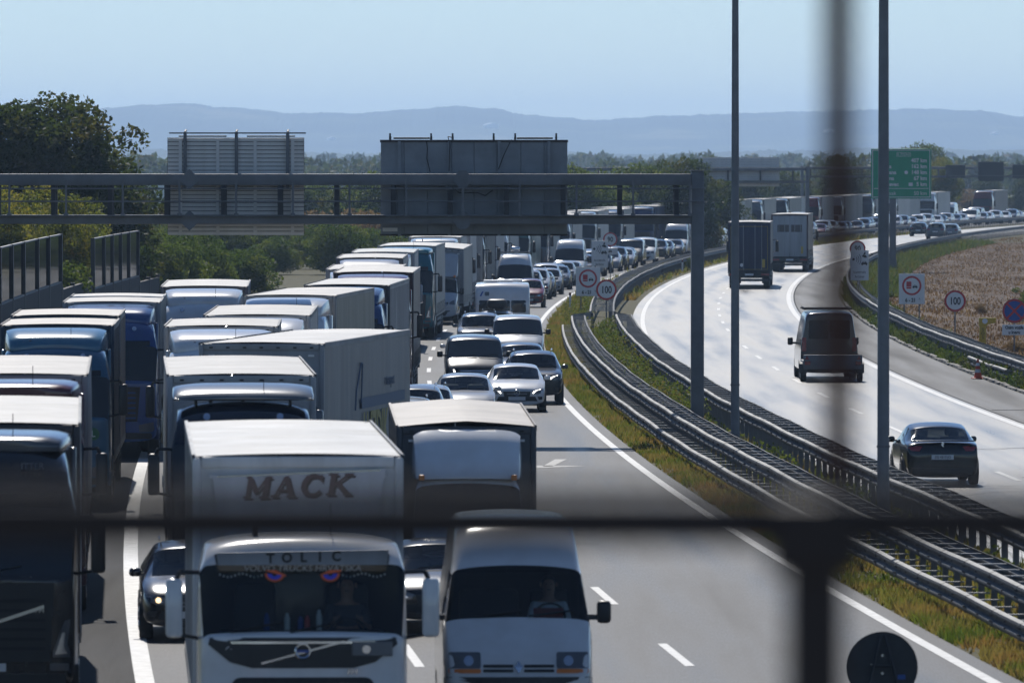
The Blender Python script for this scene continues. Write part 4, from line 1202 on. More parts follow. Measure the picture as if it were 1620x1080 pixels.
# ------------------------------------------------------------------ signs
def sign_posts(rt, xs, h, r=.03):
    for x in xs: obj('post', MB().tube((x, .05, 0), (x, .05, h), r, 8).mesh('post', GALVD, 40), rt)
def disc_sign(rt, x, z, r, ring=REDP, face=WHITEP, rw=.13, flip=False):
    o = obj('sign_disc', MB().tube((x, 0, z), (x, .02, z), r, 28).mesh('sign_disc', GREYP, 40), rt)
    obj('sign_rim', MB().tube((x, -.006, z), (x, -.001, z), r * .985, 28).mesh('sign_rim', ring), o)
    obj('sign_face', MB().tube((x, -.012, z), (x, -.007, z), r * (1 - rw * 1.5), 28).mesh('sign_face', face), o)
    return o
def text_on(o, t, size, m, x, z, y=-.02, align='CENTER', **k):
    return obj('lettering', text_mesh(t, size, m, align=align, **k), o, (x, y, z))
def limit_sign(x, y, num, label, r=.45, zc=2.2, plate=False, size=.44):
    rt = root('speed_limit_sign', (x, y, 0), RZ(y), label, 'road sign', 'road signs')
    sign_posts(rt, [0], zc + r * .8)
    o = disc_sign(rt, 0, zc, r)
    text_on(o, num, size, BLACKP, 0, zc - .015, sx=.72 if len(num) > 2 else .8, bold=.008)
    if plate:
        p = obj('plate', MB().box(-.45, .45, 0, .02, zc - r - .5, zc - r - .08, bev=.005).mesh('plate', WHITEP), rt)
        car_picto(p, 0, zc - r - .29, .22)
    return rt
def flat_poly(pts, y0, y1, m, nm, par):
    return obj(nm, MB().prism(pts, y0, y1).mesh(nm, m), par)
def car_picto(par, x, z, w, y=-.022):
    flat_poly([(x - w * .5, z - w * .22), (x - w * .5, z + .02 * w), (x - w * .36, z + w * .06), (x - w * .24, z + w * .3), (x + w * .24, z + w * .3), (x + w * .36, z + w * .06), (x + w * .5, z + w * .02), (x + w * .5, z - w * .22)], y, y + .006, BLACKP, 'car_pictogram', par)
    flat_poly([(x - w * .22, z + w * .09), (x - w * .15, z + w * .24), (x + w * .15, z + w * .24), (x + w * .22, z + w * .09)], y - .003, y - .001, WHITEP, 'pictogram_window', par)
    for s in (-.35, .35): flat_poly([(x + w * (s - .1), z - w * .36), (x + w * (s + .1), z - w * .36), (x + w * (s + .1), z - w * .2), (x + w * (s - .1), z - w * .2)], y, y + .006, BLACKP, 'pictogram_wheel', par)
def overtake_sign(x, y, label):
    rt = root('no_overtaking_sign', (x, y, 0), RZ(y), label, 'road sign', 'road signs')
    sign_posts(rt, [-.35, .35], 2.5)
    z0, z1 = 1.0, 2.42
    o = obj('sign_panel', MB().box(-.60, .60, 0, .02, z0, z1, bev=.006).mesh('sign_panel', WHITEP), rt)
    c = 1.86
    obj('red_ring', MB().tube((0, -.008, c), (0, -.001, c), .45, 28).mesh('red_ring', REDP), o)
    obj('ring_face', MB().tube((0, -.014, c), (0, -.009, c), .36, 28).mesh('ring_face', WHITEP), o)
    flat_poly([(-.25, c - .05), (-.25, c + .19), (-.02, c + .19), (-.02, c - .05)], -.022, -.015, REDP, 'lorry_pictogram', o)
    flat_poly([(-.25, c - .14), (-.25, c - .07), (-.02, c - .07), (-.02, c - .14)], -.022, -.015, REDP, 'lorry_pictogram', o)
    car_picto(o, .15, c - .04, .23)
    text_on(o, '6 - 21', .24, BLACKP, -.06, 1.18, sx=.85, bold=.008)
    text_on(o, 'h', .13, BLACKP, .36, 1.25)
    return rt
def camera_sign(x, y, label, lx, lab90):
    rt = root('speed_camera_sign', (x, y, 0), RZ(y), label, 'road sign', 'road signs')
    sign_posts(rt, [0], 2.6)
    o = obj('sign_panel', MB().box(-.50, .50, 0, .02, 1.1, 2.75, bev=.006).mesh('sign_panel', WHITEP), rt)
    obj('camera_pictogram', MB().tube((-.34, -.01, 2.25), (-.34, -.001, 2.25), .07, 14).mesh('camera_pictogram', BLACKP), o)
    for r in (.18, .29, .40):
        b = MB()
        for k in range(6):
            a0, a1 = rad(-42 + 14 * k), rad(-42 + 14 * (k + 1))
            b.add([(-.34 + r * cos(a), -.006, 2.25 + r * sin(a)) for a in (a0, a1)] + [(-.34 + (r + .03) * cos(a), -.006, 2.25 + (r + .03) * sin(a)) for a in (a1, a0)], [(0, 1, 2, 3)])
        obj('wave_pictogram', b.mesh('wave_pictogram', BLACKP), o)
    car_picto(o, .26, 2.05, .34)
    flat_poly([(.10, 2.42), (.2, 2.50), (.34, 2.48), (.42, 2.36), (.3, 2.34), (.2, 2.38)], -.012, -.006, BLACKP, 'motorcycle_pictogram', o)
    flat_poly([(.2, 2.52), (.28, 2.66), (.34, 2.62), (.30, 2.50)], -.012, -.006, BLACKP, 'rider_pictogram', o)
    text_on(o, 'kontrola', .2, BLACKP, 0, 1.55); text_on(o, 'brzine', .2, BLACKP, 0, 1.30)
    limit_sign(lx, y + 9, '90', lab90, .45, 2.75, True)
overtake_sign(3.75, 421, 'square lorry no-overtaking sign standing on the median')
limit_sign(4.15, 375, '100', 'round 100 speed limit sign standing on the median', .46, 1.55 + .45)
camera_sign(5.4, 525, 'speed camera warning sign half hidden behind the median no-overtaking sign', 6.15, 'round 90 speed limit sign on the median behind the camera warning')
overtake_sign(18.6, 397, 'square lorry no-overtaking sign beside the stubble field')
limit_sign(18.8, 362, '100', 'round 100 speed limit sign beside the stubble field', .46, 1.72)
camera_sign(19.1, 469, 'speed camera warning sign with text kontrola brzine by the outbound lanes', 19.35, 'round 90 speed limit sign behind the kontrola brzine sign')
rt = root('no_stopping_sign', (19.9, 338, 0), RZ(338), 'round blue no-stopping sign with red cross at the edge of the field', 'road sign', 'road signs')
sign_posts(rt, [0], 1.9)
o = disc_sign(rt, 0, 1.72, .48, REDP, BLUEP, .12)
for a in (45, -45):
    c_, s_ = cos(rad(a)), sin(rad(a))
    pts = [(-.40 * c_ - .04 * -s_, 1.72 - .40 * s_ - .04 * c_), (.40 * c_ - .04 * -s_, 1.72 + .40 * s_ - .04 * c_), (.40 * c_ + .04 * -s_, 1.72 + .40 * s_ + .04 * c_), (-.40 * c_ + .04 * -s_, 1.72 - .40 * s_ + .04 * c_)]
    flat_poly(pts, -.02 - (.004 if a > 0 else 0), -.013 - (.004 if a > 0 else 0), REDP, 'cross_bar', o)
p = obj('plate', MB().box(-.48, .48, 0, .02, .76, 1.18, bev=.005).mesh('plate', WHITEP), rt)
text_on(p, 'Osim vozila', .18, BLACKP, 0, 1.06, -.006, sx=.85, bold=.006); text_on(p, 'u kvaru', .18, BLACKP, 0, .87, -.006, sx=.85, bold=.006)
# emergency phone
rt = root('emergency_phone', (19.2, 348, 0), RZ(348), 'yellow roadside emergency telephone pillar beside the field', 'emergency phone')
o = obj('pillar', MB().box(-.14, .14, -.12, .12, 0, 1.0, bev=.03).mesh('pillar', YELLOWP, 40), rt)
obj('hood', MB().prism([(-.16, .95), (-.16, 1.27), (.55, 1.27), (.52, 1.06), (.22, 1.0), (.15, .92)], -.14, .14).mesh('hood', YELLOWP), rt)
obj('phone_disc', MB().tube((.08, -.155, 1.13), (.08, -.141, 1.13), .11, 16).mesh('phone_disc', WHITEP), rt)
text_on(rt, 'S', .17, BLACKP, 0, .78, -.13); text_on(rt, 'O', .17, BLACKP, 0, .62, -.13); text_on(rt, 'S', .17, BLACKP, 0, .46, -.13)
# green distance sign
rt = root('direction_sign', (26.1, 590, 0), -.02, 'large green motorway distance sign listing kilometres', 'road sign', 'road signs')
sw, zb0, zt0 = 2.08, 5.05, 8.5
o = obj('sign_panel', MB().box(-1.28, 2 * sw - 1.28, -.03, .03, zb0, zt0, bev=.02).mesh('sign_panel', GREENP), rt)
x0, x1 = -1.28, 2 * sw - 1.28
for a in ((x0 + .08, x1 - .08, zt0 - .13, zt0 - .08), (x0 + .08, x1 - .08, zb0 + .08, zb0 + .13), (x0 + .08, x0 + .13, zb0 + .131, zt0 - .131), (x1 - .13, x1 - .08, zb0 + .131, zt0 - .131), (x0 + .2, x1 - .2, zb0 + .68, zb0 + .72)):
    obj('border_line', MB().box(a[0], a[1], -.038, -.031, a[2], a[3]).mesh('border_line', WHITEP), o)
for i, (l, r_) in enumerate((('', '407 km'), ('a', '162 km'), ('ana', '148 km'), ('na', '67 km'), ('evec', '5 km'))):
    z = zt0 - .82 - i * .41
    text_on(o, r_, .38, WHITEP, x1 - .30, z, -.04, 'RIGHT', sx=.95, bold=.012)
    if l: text_on(o, l, .38, WHITEP, x0 + 1.25, z, -.04, 'LEFT', sx=.95, bold=.012)
text_on(o, '50 km', .38, WHITEP, x1 - .30, zb0 + .36, -.04, 'RIGHT', sx=.95); text_on(o, 'sak', .38, WHITEP, x0 + 1.25, zb0 + .36, -.04, 'LEFT')
text_on(o, 'E 70', .24, WHITEP, .75, zt0 - .40, -.04); text_on(o, 'A3', .24, WHITEP, 1.25, zt0 - .40, -.04)
for a, b_ in ((.48, 1.02), (1.06, 1.46)):
    for q in ((a, b_, zt0 - .28, zt0 - .26), (a, b_, zt0 - .54, zt0 - .52), (a, a + .02, zt0 - .519, zt0 - .281), (b_ - .02, b_, zt0 - .519, zt0 - .281)):
        obj('route_box', MB().box(q[0], q[1], -.038, -.031, q[2], q[3]).mesh('route_box', WHITEP), o)
obj('route_oval', MB().tube((1.15, -.038, zt0 - 1.64), (1.15, -.031, zt0 - 1.64), .13, 16).mesh('route_oval', WHITEP), o)
obj('rest_area_plate', MB().box(1.32, 1.6, -.038, -.031, zt0 - 2.58, zt0 - 2.34).mesh('rest_area_plate', WHITEP), o)
obj('column', MB().box(.0, .46, .04, .4, 0, zt0 - .3, bev=.03).mesh('column', GALVD, 40), rt)
obj('column_foot', MB().prism([(-.25, 0), (.0, .9), (.46, .9), (.62, 0)], .08, .3).mesh('column_foot', GALVD), rt)

# portable round sign on a stand, seen from behind
rt = root('portable_road_sign', (4.80, 110.5, 0), .05, 'round portable road sign seen from behind on an A-frame stand in the empty lane', 'road sign')
DS = mat('dark_sign_back', (.035, .038, .043), .5, metal=.3, var=.3)
o = obj('sign_disc', MB().tube((0, 0, 1.10), (0, .015, 1.10), .455, 40).mesh('sign_disc', DS, 40), rt)
obj('rim_lip', MB().lathe_x([(0, .44), (0, .462), (.02, .462), (.02, .44)], 0, 0, 0, 40).mesh('rim_lip', DS, 40), o)
lip = o.children[0]; lip.rotation_euler = (0, 0, rad(90)); lip.location = (0, -.012, 1.10)
for s in (-1, 1):
    obj('stand_leg', MB().tube((s * .03, -.04, 1.50), (s * .40, -.34, 0), .022, 6).mesh('stand_leg', BLACK, 40), rt)
    obj('stand_leg', MB().tube((s * .03, .05, 1.30), (s * .30, .40, 0), .02, 6).mesh('stand_leg', BLACK, 40), rt)
obj('cross_bar', MB().tube((-.13, -.12, 1.12), (.13, -.12, 1.12), .015, 6).mesh('cross_bar', BLACK), rt)
for x, z in ((0, 1.25), (0, 1.02), (-.14, 1.13)):
    obj('bolt', MB().tube((x, -.014, z), (x, -.001, z), .018, 8).mesh('bolt', CHROME), o)
obj('sticker', MB().box(.20, .30, -.004, -.0005, .94, 1.0).mesh('sticker', BLUEP), o)

# traffic cones
def cone(x, y, label):
    rt = root('traffic_cone', (x, y, 0), .2, label, 'traffic cone', 'orange traffic cones')
    obj('base', MB().box(-.2, .2, -.2, .2, 0, .04, bev=.015).mesh('base', ORANGE, 40), rt)
    c = obj('cone_body', MB().tube((0, 0, .04), (0, 0, .70), .14, 14, .03).mesh('cone_body', ORANGE, 60), rt)
    for z0, z1 in ((.22, .34), (.46, .56)):
        r0 = .14 - .11 * (z0 - .04) / .66 + .003; r1 = .14 - .11 * (z1 - .04) / .66 + .003
        obj('reflective_band', MB().tube((0, 0, z0), (0, 0, z1), r0, 14, r1, caps=False).mesh('reflective_band', WHITEP, 60), c)
cone(RP(300, 15.15).x, 300, 'orange and white traffic cone by the kerb and guard rail end')
cone(RP(740, 15.0).x + .3, 740, 'tiny orange cone on the far shoulder behind the two cars')

# marker posts on the median
for i, (yy, of, lb) in enumerate(((440, 1.0, 'white and black marker post in the grass left of the no-overtaking sign'), (585, 3.8, 'small marker post on the far median guard rail'))):
    rt = root('marker_post', RP(yy, of), 0, lb, 'marker post', 'marker posts on the median')
    obj('post', MB().box(-.06, .06, -.05, .05, 0, .72, bev=.02).mesh('post', WHITEP, 40), rt)
    obj('dark_band', MB().box(-.064, .064, -.054, .054, .72, .9, bev=.02).mesh('dark_band', BLACK), rt)
    obj('reflector', MB().box(-.03, .03, -.06, -.0545, .76, .87).mesh('reflector', REDL), rt)

# ------------------------------------------------------------------ noise barrier on the left
NB = 17.8
PANE = glass_mat(); PANE.name = 'barrier_pane'
PANE.node_tree.nodes['Transparent BSDF'].inputs[0].default_value = (.36, .42, .45, 1)
def barrier(ys, label, ztop, zmid, panes=True):
    rt = root('noise_barrier', RP(ys[0], -NB), 0, label, 'noise barrier', 'noise barriers along the left verge')
    for i, y in enumerate(ys):
        p = RP(y, -NB) - rt.location
        obj('post', MB().box(p.x - .085, p.x + .085, p.y - .13, p.y + .13, 0, ztop + .06).mesh('post', BLACK), rt)
        if i + 1 < len(ys):
            q = RP(ys[i + 1], -NB) - rt.location; L = (q - p).length; a = -atan2(q.x - p.x, q.y - p.y)
            o = obj('timber_panel', MB().box(-.07, .07, .14, L - .14, 0, zmid - .06, bev=.01).mesh('timber_panel', TIMBER), rt, p, a)
            for t in range(1, int(zmid / .3)):
                pass
            if panes:
                obj('pane', MB().box(-.012, .012, .15, L - .15, zmid, ztop).mesh('pane', PANE), rt, p, a)
                obj('pane_frame', MB().box(-.06, .06, .13, L - .13, zmid - .06, zmid).box(-.05, .05, .13, L - .13, ztop, ztop + .05).mesh('pane_frame', GALVD), rt, p, a)
barrier([230, 239, 248, 257.5, 267, 276.5, 286, 297, 306, 316], 'noise barrier with clear upper panes on a dark timber base at the left edge', 4.9, 3.2)
barrier([316.5, 326, 335, 341], 'low dark timber barrier filling the gap between the glazed barriers', 2.95, 2.95, False)
barrier([343, 352, 359, 366, 373, 381], 'farther noise barrier whose clear panes shine in front of the bushes', 4.5, 2.55)
barrier([381.5, 390, 398], 'short low timber barrier end beyond the shining panes', 2.3, 2.3, False)
# ------------------------------------------------------------------ vegetation
def leaf_cloud(b, centers, n, size, r, mi=0):
    """leaf-sized quads spread through lobes (centre, radii)"""
    wts = [rx * ry * rz_ for _, (rx, ry, rz_) in centers]; tot = sum(wts)
    for (c, (rx, ry, rz_)), w in zip(centers, wts):
        for _ in range(int(n * w / tot)):
            while True:
                p = Vector((r.uniform(-1, 1), r.uniform(-1, 1), r.uniform(-1, 1)))
                l = p.length
                if .25 < l < 1 and r.random() < l * l: break
            wob = 1 + .28 * noise.noise(Vector(c) * .7 + p * 2.4)
            q = Vector((c[0] + p.x * rx * wob, c[1] + p.y * ry * wob, c[2] + p.z * rz_ * wob))
            s = size * r.uniform(.6, 1.5)
            a = Vector((r.gauss(0, 1), r.gauss(0, 1), r.gauss(0, .8))).normalized()
            t = a.cross(Vector((r.gauss(0, 1), r.gauss(0, 1), r.gauss(0, 1)))).normalized()
            u = a.cross(t)
            b.add([(q + t * s)[:], (q + u * s * .55)[:], (q - t * s)[:], (q - u * s * .55)[:]], [(0, 1, 2, 3)], mi)
def tree_spec(seed, h, w, leafm, n, size, lobes=9, base=.12, trunk=.16):
    r = random.Random(seed); spec = []
    b = MB()
    top = (r.uniform(-.2, .2), r.uniform(-.2, .2), h * .55)
    b.tube((0, 0, -.1), (top[0] * .5, top[1] * .5, h * .28), trunk * 1.2, 8, trunk * .85).tube((top[0] * .5, top[1] * .5, h * .28), top, trunk * .85, 7, trunk * .45)
    cen = []
    for k in range(lobes):
        a = 2 * pi * k / lobes + r.uniform(-.3, .3); rr = w * .5 * r.uniform(.35, .72); z = h * r.uniform(base + .15, .80)
        sc_ = r.uniform(.7, 1.2)
        c = (rr * cos(a), rr * sin(a), z)
        cen.append((c, (w * .25 * sc_, w * .25 * sc_, h * .17 * sc_)))
        b.tube((top[0] * .5, top[1] * .5, h * r.uniform(.2, .45)), (c[0] * .8, c[1] * .8, c[2]), trunk * .35, 5, trunk * .12)
    cen.append(((0, 0, h * .80), (w * .27, w * .27, h * .2))); cen.append(((0, 0, h * .5), (w * .36, w * .36, h * .28)))
    for k in range(lobes * 2):
        a = r.uniform(0, 2 * pi); z = h * r.uniform(base + .1, .95); rr = w * .47 * (1 - .5 * abs(z / h - .5))
        cen.append(((rr * cos(a), rr * sin(a), z), (w * .09, w * .09, h * .06)))
    spec.append(('trunk', b.mesh('trunk', BARK, 60), -1, None))
    b = MB(); leaf_cloud(b, cen, n, size, r)
    spec.append(('crown', b.mesh('crown', leafm, fix=False), -1, None))
    return spec
TREE = {'big': tree_spec(1, 11.2, 8.6, LEAF, 85000, .12, 16, -.02, .25), 'yel': tree_spec(2, 6.2, 4.4, LEAFY, 22000, .068, 8, .0, .10), 'bush': tree_spec(3, 3.2, 4.0, LEAFG, 11000, .07, 8, -.05, .06),
        'mid': tree_spec(4, 7.2, 6.0, LEAF, 13000, .12, 10, -.1, .14), 'midg': tree_spec(5, 6.4, 6.2, LEAFG, 13000, .12, 10, -.1, .12), 'reed': tree_spec(6, 2.8, 4.5, REEDM, 3000, .11, 8, -.05, .04)}
_o1 = 'first second third fourth fifth sixth seventh eighth ninth tenth eleventh twelfth thirteenth fourteenth fifteenth sixteenth seventeenth eighteenth nineteenth'.split()
ORD = list(_o1)
for t_, th_ in (('twenty', 'twentieth'), ('thirty', 'thirtieth'), ('forty', 'fortieth'), ('fifty', 'fiftieth'), ('sixty', 'sixtieth'), ('seventy', 'seventieth'), ('eighty', 'eightieth')):
    ORD += [th_] + [t_ + '-' + o_ for o_ in _o1[:9]]
def tree(kind, x, y, label, s=1., sz=1., group='trees and bushes beside the motorway', z=0):
    nm = {'bush': 'bush', 'reed': 'reed_clump', 'yel': 'young_tree'}.get(kind, 'broadleaf_tree')
    rt = root(nm, (x, y, z), rng.uniform(0, 6.28), label, 'tree' if kind not in ('bush', 'reed') else 'bush', group)
    rt.scale = (s, s, s * sz)
    place_spec(rt, TREE[kind])
    return rt
tree('big', -21.2, 400, 'big dark broadleaf tree towering over the gantry at the left', 1.08, .88)
tree('mid', -19.0, 408, 'smaller dark tree leaning out beside the big broadleaf tree', .6, 1.25)
tree('mid', -25.2, 412, 'dark tree cut by the left edge behind the big broadleaf tree', .8, 1.3)
tree('mid', -20.6, 392, 'dark undergrowth tree in front of the big trunk', .85, .85)
for i, (x, y, s) in enumerate(((-18.6, 298, .62), (-18.9, 318, .66), (-18.2, 333, .6))):
    tree('midg', x, y, ORD[i] + ' dark shrub seen through the panes of the near noise barrier', s)
for i, (x, y, s) in enumerate(((-21.2, 352, 1.05), (-19.9, 362, 1.1), (-19.6, 356, .95), (-20.0, 372, .95), (-19.4, 384, .8))):
    tree('yel', x, y, ORD[i] + ' yellowing young tree from the left behind the noise barrier' if i else 'leftmost yellowing young tree behind the noise barrier', s)
for i, (k, x, y, s, sz) in enumerate((('midg', -18.6, 396, .62, 1.0), ('midg', -17.2, 412, .6, 1.0), ('bush', -16.6, 424, 1.0, 1.3), ('midg', -17.6, 432, .6, 1.05), ('bush', -15.4, 438, .9, 1.2), ('bush', -16.2, 450, 1.0, 1.2), ('bush', -14.6, 462, .9, 1.0))):
    tree(k, x, y, ORD[i] + ' green bush along the verge, counted onward from the shining panes', s, sz)
# hedge and bushes beyond the fields, left of the queue
for i in range(18):
    x = -36 + i * 1.85 + rng.uniform(-.5, .5); y = 600 + rng.uniform(-25, 30)
    tree('bush', x, y, ORD[i] + ' low green bush from the left in the hedge under the gantry boards', rng.uniform(.9, 1.25), rng.uniform(.75, 1.05))
for i in range(9):
    tree('reed', -31 + i * 2.6 + rng.uniform(-.6, .6), 655 + rng.uniform(-12, 12), ORD[i] + ' brown reed clump from the left behind the hedge', rng.uniform(1., 1.3), rng.uniform(1.1, 1.35))
for i in range(20):
    x = -44 + i * 3.3 + rng.uniform(-1, 1); y = 735 + rng.uniform(-45, 60)
    tree('mid' if rng.random() < .6 else 'midg', x, y, ORD[i] + ' tree from the left in the row behind the gantry', rng.uniform(.8, 1.1), rng.uniform(.85, 1.12))
for i in range(16):
    x = 3 + i * 3.6 + rng.uniform(-1, 1); y = 960 + i * 14 + rng.uniform(-30, 30)
    tree('midg' if rng.random() < .65 else 'mid', x, y, ORD[i] + ' tree from the left in the green row above the far lorries', rng.uniform(.85, 1.15), rng.uniform(.75, 1.05))
for i in range(16):
    x = 40 + i * 4.8 + rng.uniform(-1, 1); y = 1190 + i * 13 + rng.uniform(-40, 40)
    tree('reed' if i % 3 == 0 else 'mid', x, y, ORD[i] + ' clump from the left in the thicket behind the far right traffic', rng.uniform(1.0, 1.3) * (1.35 if i % 3 == 0 else .8), rng.uniform(.75, .95))
tree('midg', 62.4, 1300, 'single tree showing above the top of the green sign', 1.1, 1.5)
tree('yel', 54.5, 1080, 'pale young tree just right of the green sign', 1.2, 1.1)
tree('bush', 24.6, 402, 'green bush at the right edge of the stubble field', .62, .85)
tree('reed', 20.2, 343, 'grey green weed tuft beside the emergency phone', .24, .7)
tree('reed', 23.5, 428, 'small lone weed bush in the stubble field', .17, 1.1)
tree('bush', RP(600, 3.9).x, 600, 'small green bush on the far median', .35, .8)

# woods far off: masses
def wood_mass(name, label, y, x0, x1, h0, h1, n, size, m, seed, dy=60):
    r = random.Random(seed); b = MB()
    x = x0; cen = []
    while x < x1:
        h = r.uniform(h0, h1); w = h * r.uniform(.5, .8)
        yy = y + r.uniform(-dy, dy)
        cen.append(((x, yy, h * .55), (w, w, h * .48))); cen.append(((x + r.uniform(-w, w), yy, h * .25), (w * 1.1, w, h * .28)))
        x += w * r.uniform(.55, 1.0)
    leaf_cloud(b, cen, n, size, r)
    o = obj(name, b.mesh(name, m, fix=False)); tag(o, label, 'woodland', None, 'stuff'); return o
wood_mass('woodland', 'hazy treeline in the middle distance below the hills', 1900, -160, 190, 5.5, 9, 22000, .8, LEAF, 11, 120)
wood_mass('woodland', 'paler hazy wood on the plain at the foot of the hills', 3300, -280, 300, 6, 10.5, 22000, 1.3, LEAF, 12, 150)
wood_mass('woodland', 'faint blue wood line right below the hill slope', 5200, -420, 430, 7, 12.5, 20000, 2.0, LEAF, 13, 200)

# hills
RIDGE = [(-900, 172), (-120, 176), (0, 175), (140, 172), (230, 166), (300, 164), (350, 170), (420, 174), (450, 178), (560, 179), (640, 174), (720, 168), (780, 172), (830, 181), (880, 184), (935, 190), (990, 187), (1050, 184), (1130, 181), (1200, 178), (1290, 176), (1380, 174), (1470, 172), (1540, 175), (1620, 184), (1760, 190), (2500, 200)]
def ridge_h(px, tab):
    for (a, ha), (c, hc) in zip(tab[:-1], tab[1:]):
        if a <= px <= c:
            t = (px - a) / (c - a); t = t * t * (3 - 2 * t); return ha + (hc - ha) * t
    return tab[-1][1]
def hills(name, Y, tab, depth, rough, seed, nx=1500):
    k = Y / 13500.0
    def f(u, v):
        px = -900 + 3400 * u; x = (px - 810) * k
        top = EYE + (255 - ridge_h(px, tab)) * k
        n1 = noise.fractal(Vector((px * .012, seed, 0)), 1, 2, 5) * rough
        prof = min(1., v * 1.6)
        prof = prof * prof * (3 - 2 * prof) if v < .625 else 1 - (v - .625) * .5
        z = (top + n1 + 2.2 * noise.noise(Vector((px * .21, seed, 1))) + 1.6 * noise.noise(Vector((px * .07, seed, 4)))) * prof + noise.fractal(Vector((px * .01, v * 5, seed)), 1, 2, 5) * rough * 1.5 * (1 - abs(2 * prof - 1)) - 3 * (v == 0)
        return (x, Y - depth * .6 + depth * v, z)
    return struct(name, MB().grid(f, nx, 26).mesh(name, HILLM, 80))
hills('far_hills', 16000, RIDGE, 3000, 3.2, 3)
NEAR = [(-900, 236), (0, 238), (200, 236), (420, 240), (560, 243), (800, 240), (1000, 244), (1200, 240), (1400, 234), (1620, 238), (2500, 236)]
hills('near_hills', 10000, NEAR, 1000, 2.2, 9)
# white houses on the slopes
def on_slope(px, py, Y, tab, depth, rough, seed):
    k = Y / 13500.0
    for i in range(400):
        v = .05 + i / 800.0
        prof = min(1., v * 1.6); prof = prof * prof * (3 - 2 * prof)
        top = EYE + (255 - ridge_h(px, tab)) * k + noise.fractal(Vector((px * .012, seed, 0)), 1, 2, 5) * rough
        z = top * prof + noise.fractal(Vector((px * .01, v * 5, seed)), 1, 2, 5) * rough * 1.5 * (1 - abs(2 * prof - 1)); yy = Y - depth * .6 + depth * v
        if 255 - (z - EYE) * 13500 / yy <= py: return Vector(((px - 810) * k, yy, z))
    return Vector(((px - 810) * k, yy, z))
for (px, py, w_, lb) in ((780, 203, 24, 'bright white house high on the hillside above the plain board'), (542, 222, 14, 'small white house on the slope left of the plain board'), (1536, 214, 13, 'white house on the slope at the far right'), (1290, 210, 18, 'white house on the slope beside the dark railing bar'), (249, 268, 2.6, 'white farm shed on the plain left of the ribbed board')):
    p = on_slope(px, py, 16000, RIDGE, 3000, 3.2, 3) if w_ > 5 else Vector(((px - 810) * 1500 / 13500, 1500, 4.2))
    rt = root('house', p, .3, lb, 'house', 'white houses in the distance')
    hh = w_ * .22
    obj('wall', MB().box(-w_ / 2, w_ / 2, 0, w_ * .7, -6, hh).mesh('wall', WHITEP), rt)
    obj('roof', MB().prism([(-w_ * .55, hh + .01), (w_ * .55, hh + .01), (0, hh + w_ * .16)], -.2, w_ * .72).mesh('roof', mat('pale_sheet_roof', (.7, .7, .7), .3, metal=.2)), rt)

# grass and weeds
def blades(name, label, regions, m, seed, kind='stuff'):
    r = random.Random(seed); b = MB(); V, F = [], []
    for (o0, o1, y0, y1, n, h0, h1, wd) in regions:
        for _ in range(n):
            y = y0 + (y1 - y0) * r.random() ** 1.35; of = r.uniform(o0, o1)
            d_ = noise.noise(Vector((of * 1.2, y * .22, seed)))
            if d_ < -.32 and r.random() < .8: continue
            p = RP(y, of, -.01); h = r.uniform(h0, h1) * (1 + .9 * max(-.5, noise.noise(Vector((of * .8, y * .13, seed + 5)))))
            a = r.uniform(0, 2 * pi); ww = wd * r.uniform(.6, 1.4); lx, ly = r.gauss(0, .35) * h, r.gauss(0, .35) * h
            k = len(V)
            V += [(p.x - cos(a) * ww, p.y - sin(a) * ww, p.z), (p.x + cos(a) * ww, p.y + sin(a) * ww, p.z), (p.x + lx, p.y + ly, h)]
            F.append((k, k + 1, k + 2))
    b.v, b.f, b.mi = V, F, [0] * len(F)
    o = obj(name, b.mesh(name, m, fix=False)); o['kind'] = 'stuff'; tag(o, label, 'grass'); return o
blades('grass', 'short green and rusty grass beside the queue edge line', [(.45, 1.9, 112, 300, 42000, .05, .20, .022), (.45, 1.9, 300, 470, 16000, .08, .28, .035), (1.9, 4.3, 112, 380, 22000, .06, .35, .03), (.5, 4.0, 470, 900, 9000, .1, .4, .06)], GRASSM, 21)
blades('grass', 'green grass strip along the stubble field and kerb', [(15.5, 17.8, 200, 480, 20000, .08, .45, .035), (15.6, 19.5, 480, 800, 14000, .15, .5, .07)], leaf_mat('verge_grass_green', [(.03, .06, .012), (.06, .085, .02), (.11, .10, .035)], .4), 22)
def weeds(name, label, spots, m, seed):
    r = random.Random(seed); b = MB(); cen = []
    for (y0, y1, o0, o1, n, h0, h1) in spots:
        for _ in range(n):
            p = RP(r.uniform(y0, y1), r.uniform(o0, o1)); h = r.uniform(h0, h1)
            cen.append(((p.x, p.y, h * .5), (h * .45, h * .6, h * .55)))
    leaf_cloud(b, cen, len(cen) * 60, .05, r)
    o = obj(name, b.mesh(name, m, fix=False)); tag(o, label, 'weeds', None, 'stuff')
weeds('weeds', 'tall weeds growing between the two median guard rails', [(240, 372, 2.3, 3.4, 150, .5, 1.0), (112, 240, 2.3, 3.4, 90, .3, .8), (385, 470, 1.0, 2.2, 60, .3, .7)], WEEDM, 31)
weeds('weeds', 'leafy weeds along the kerb below the outer guard rail', [(285, 420, 15.5, 15.9, 130, .3, .6), (200, 285, 15.5, 16, 60, .25, .5)], leaf_mat('weed_leaves_dark', [(.025, .05, .012), (.05, .08, .02), (.08, .08, .025)], .6), 32)
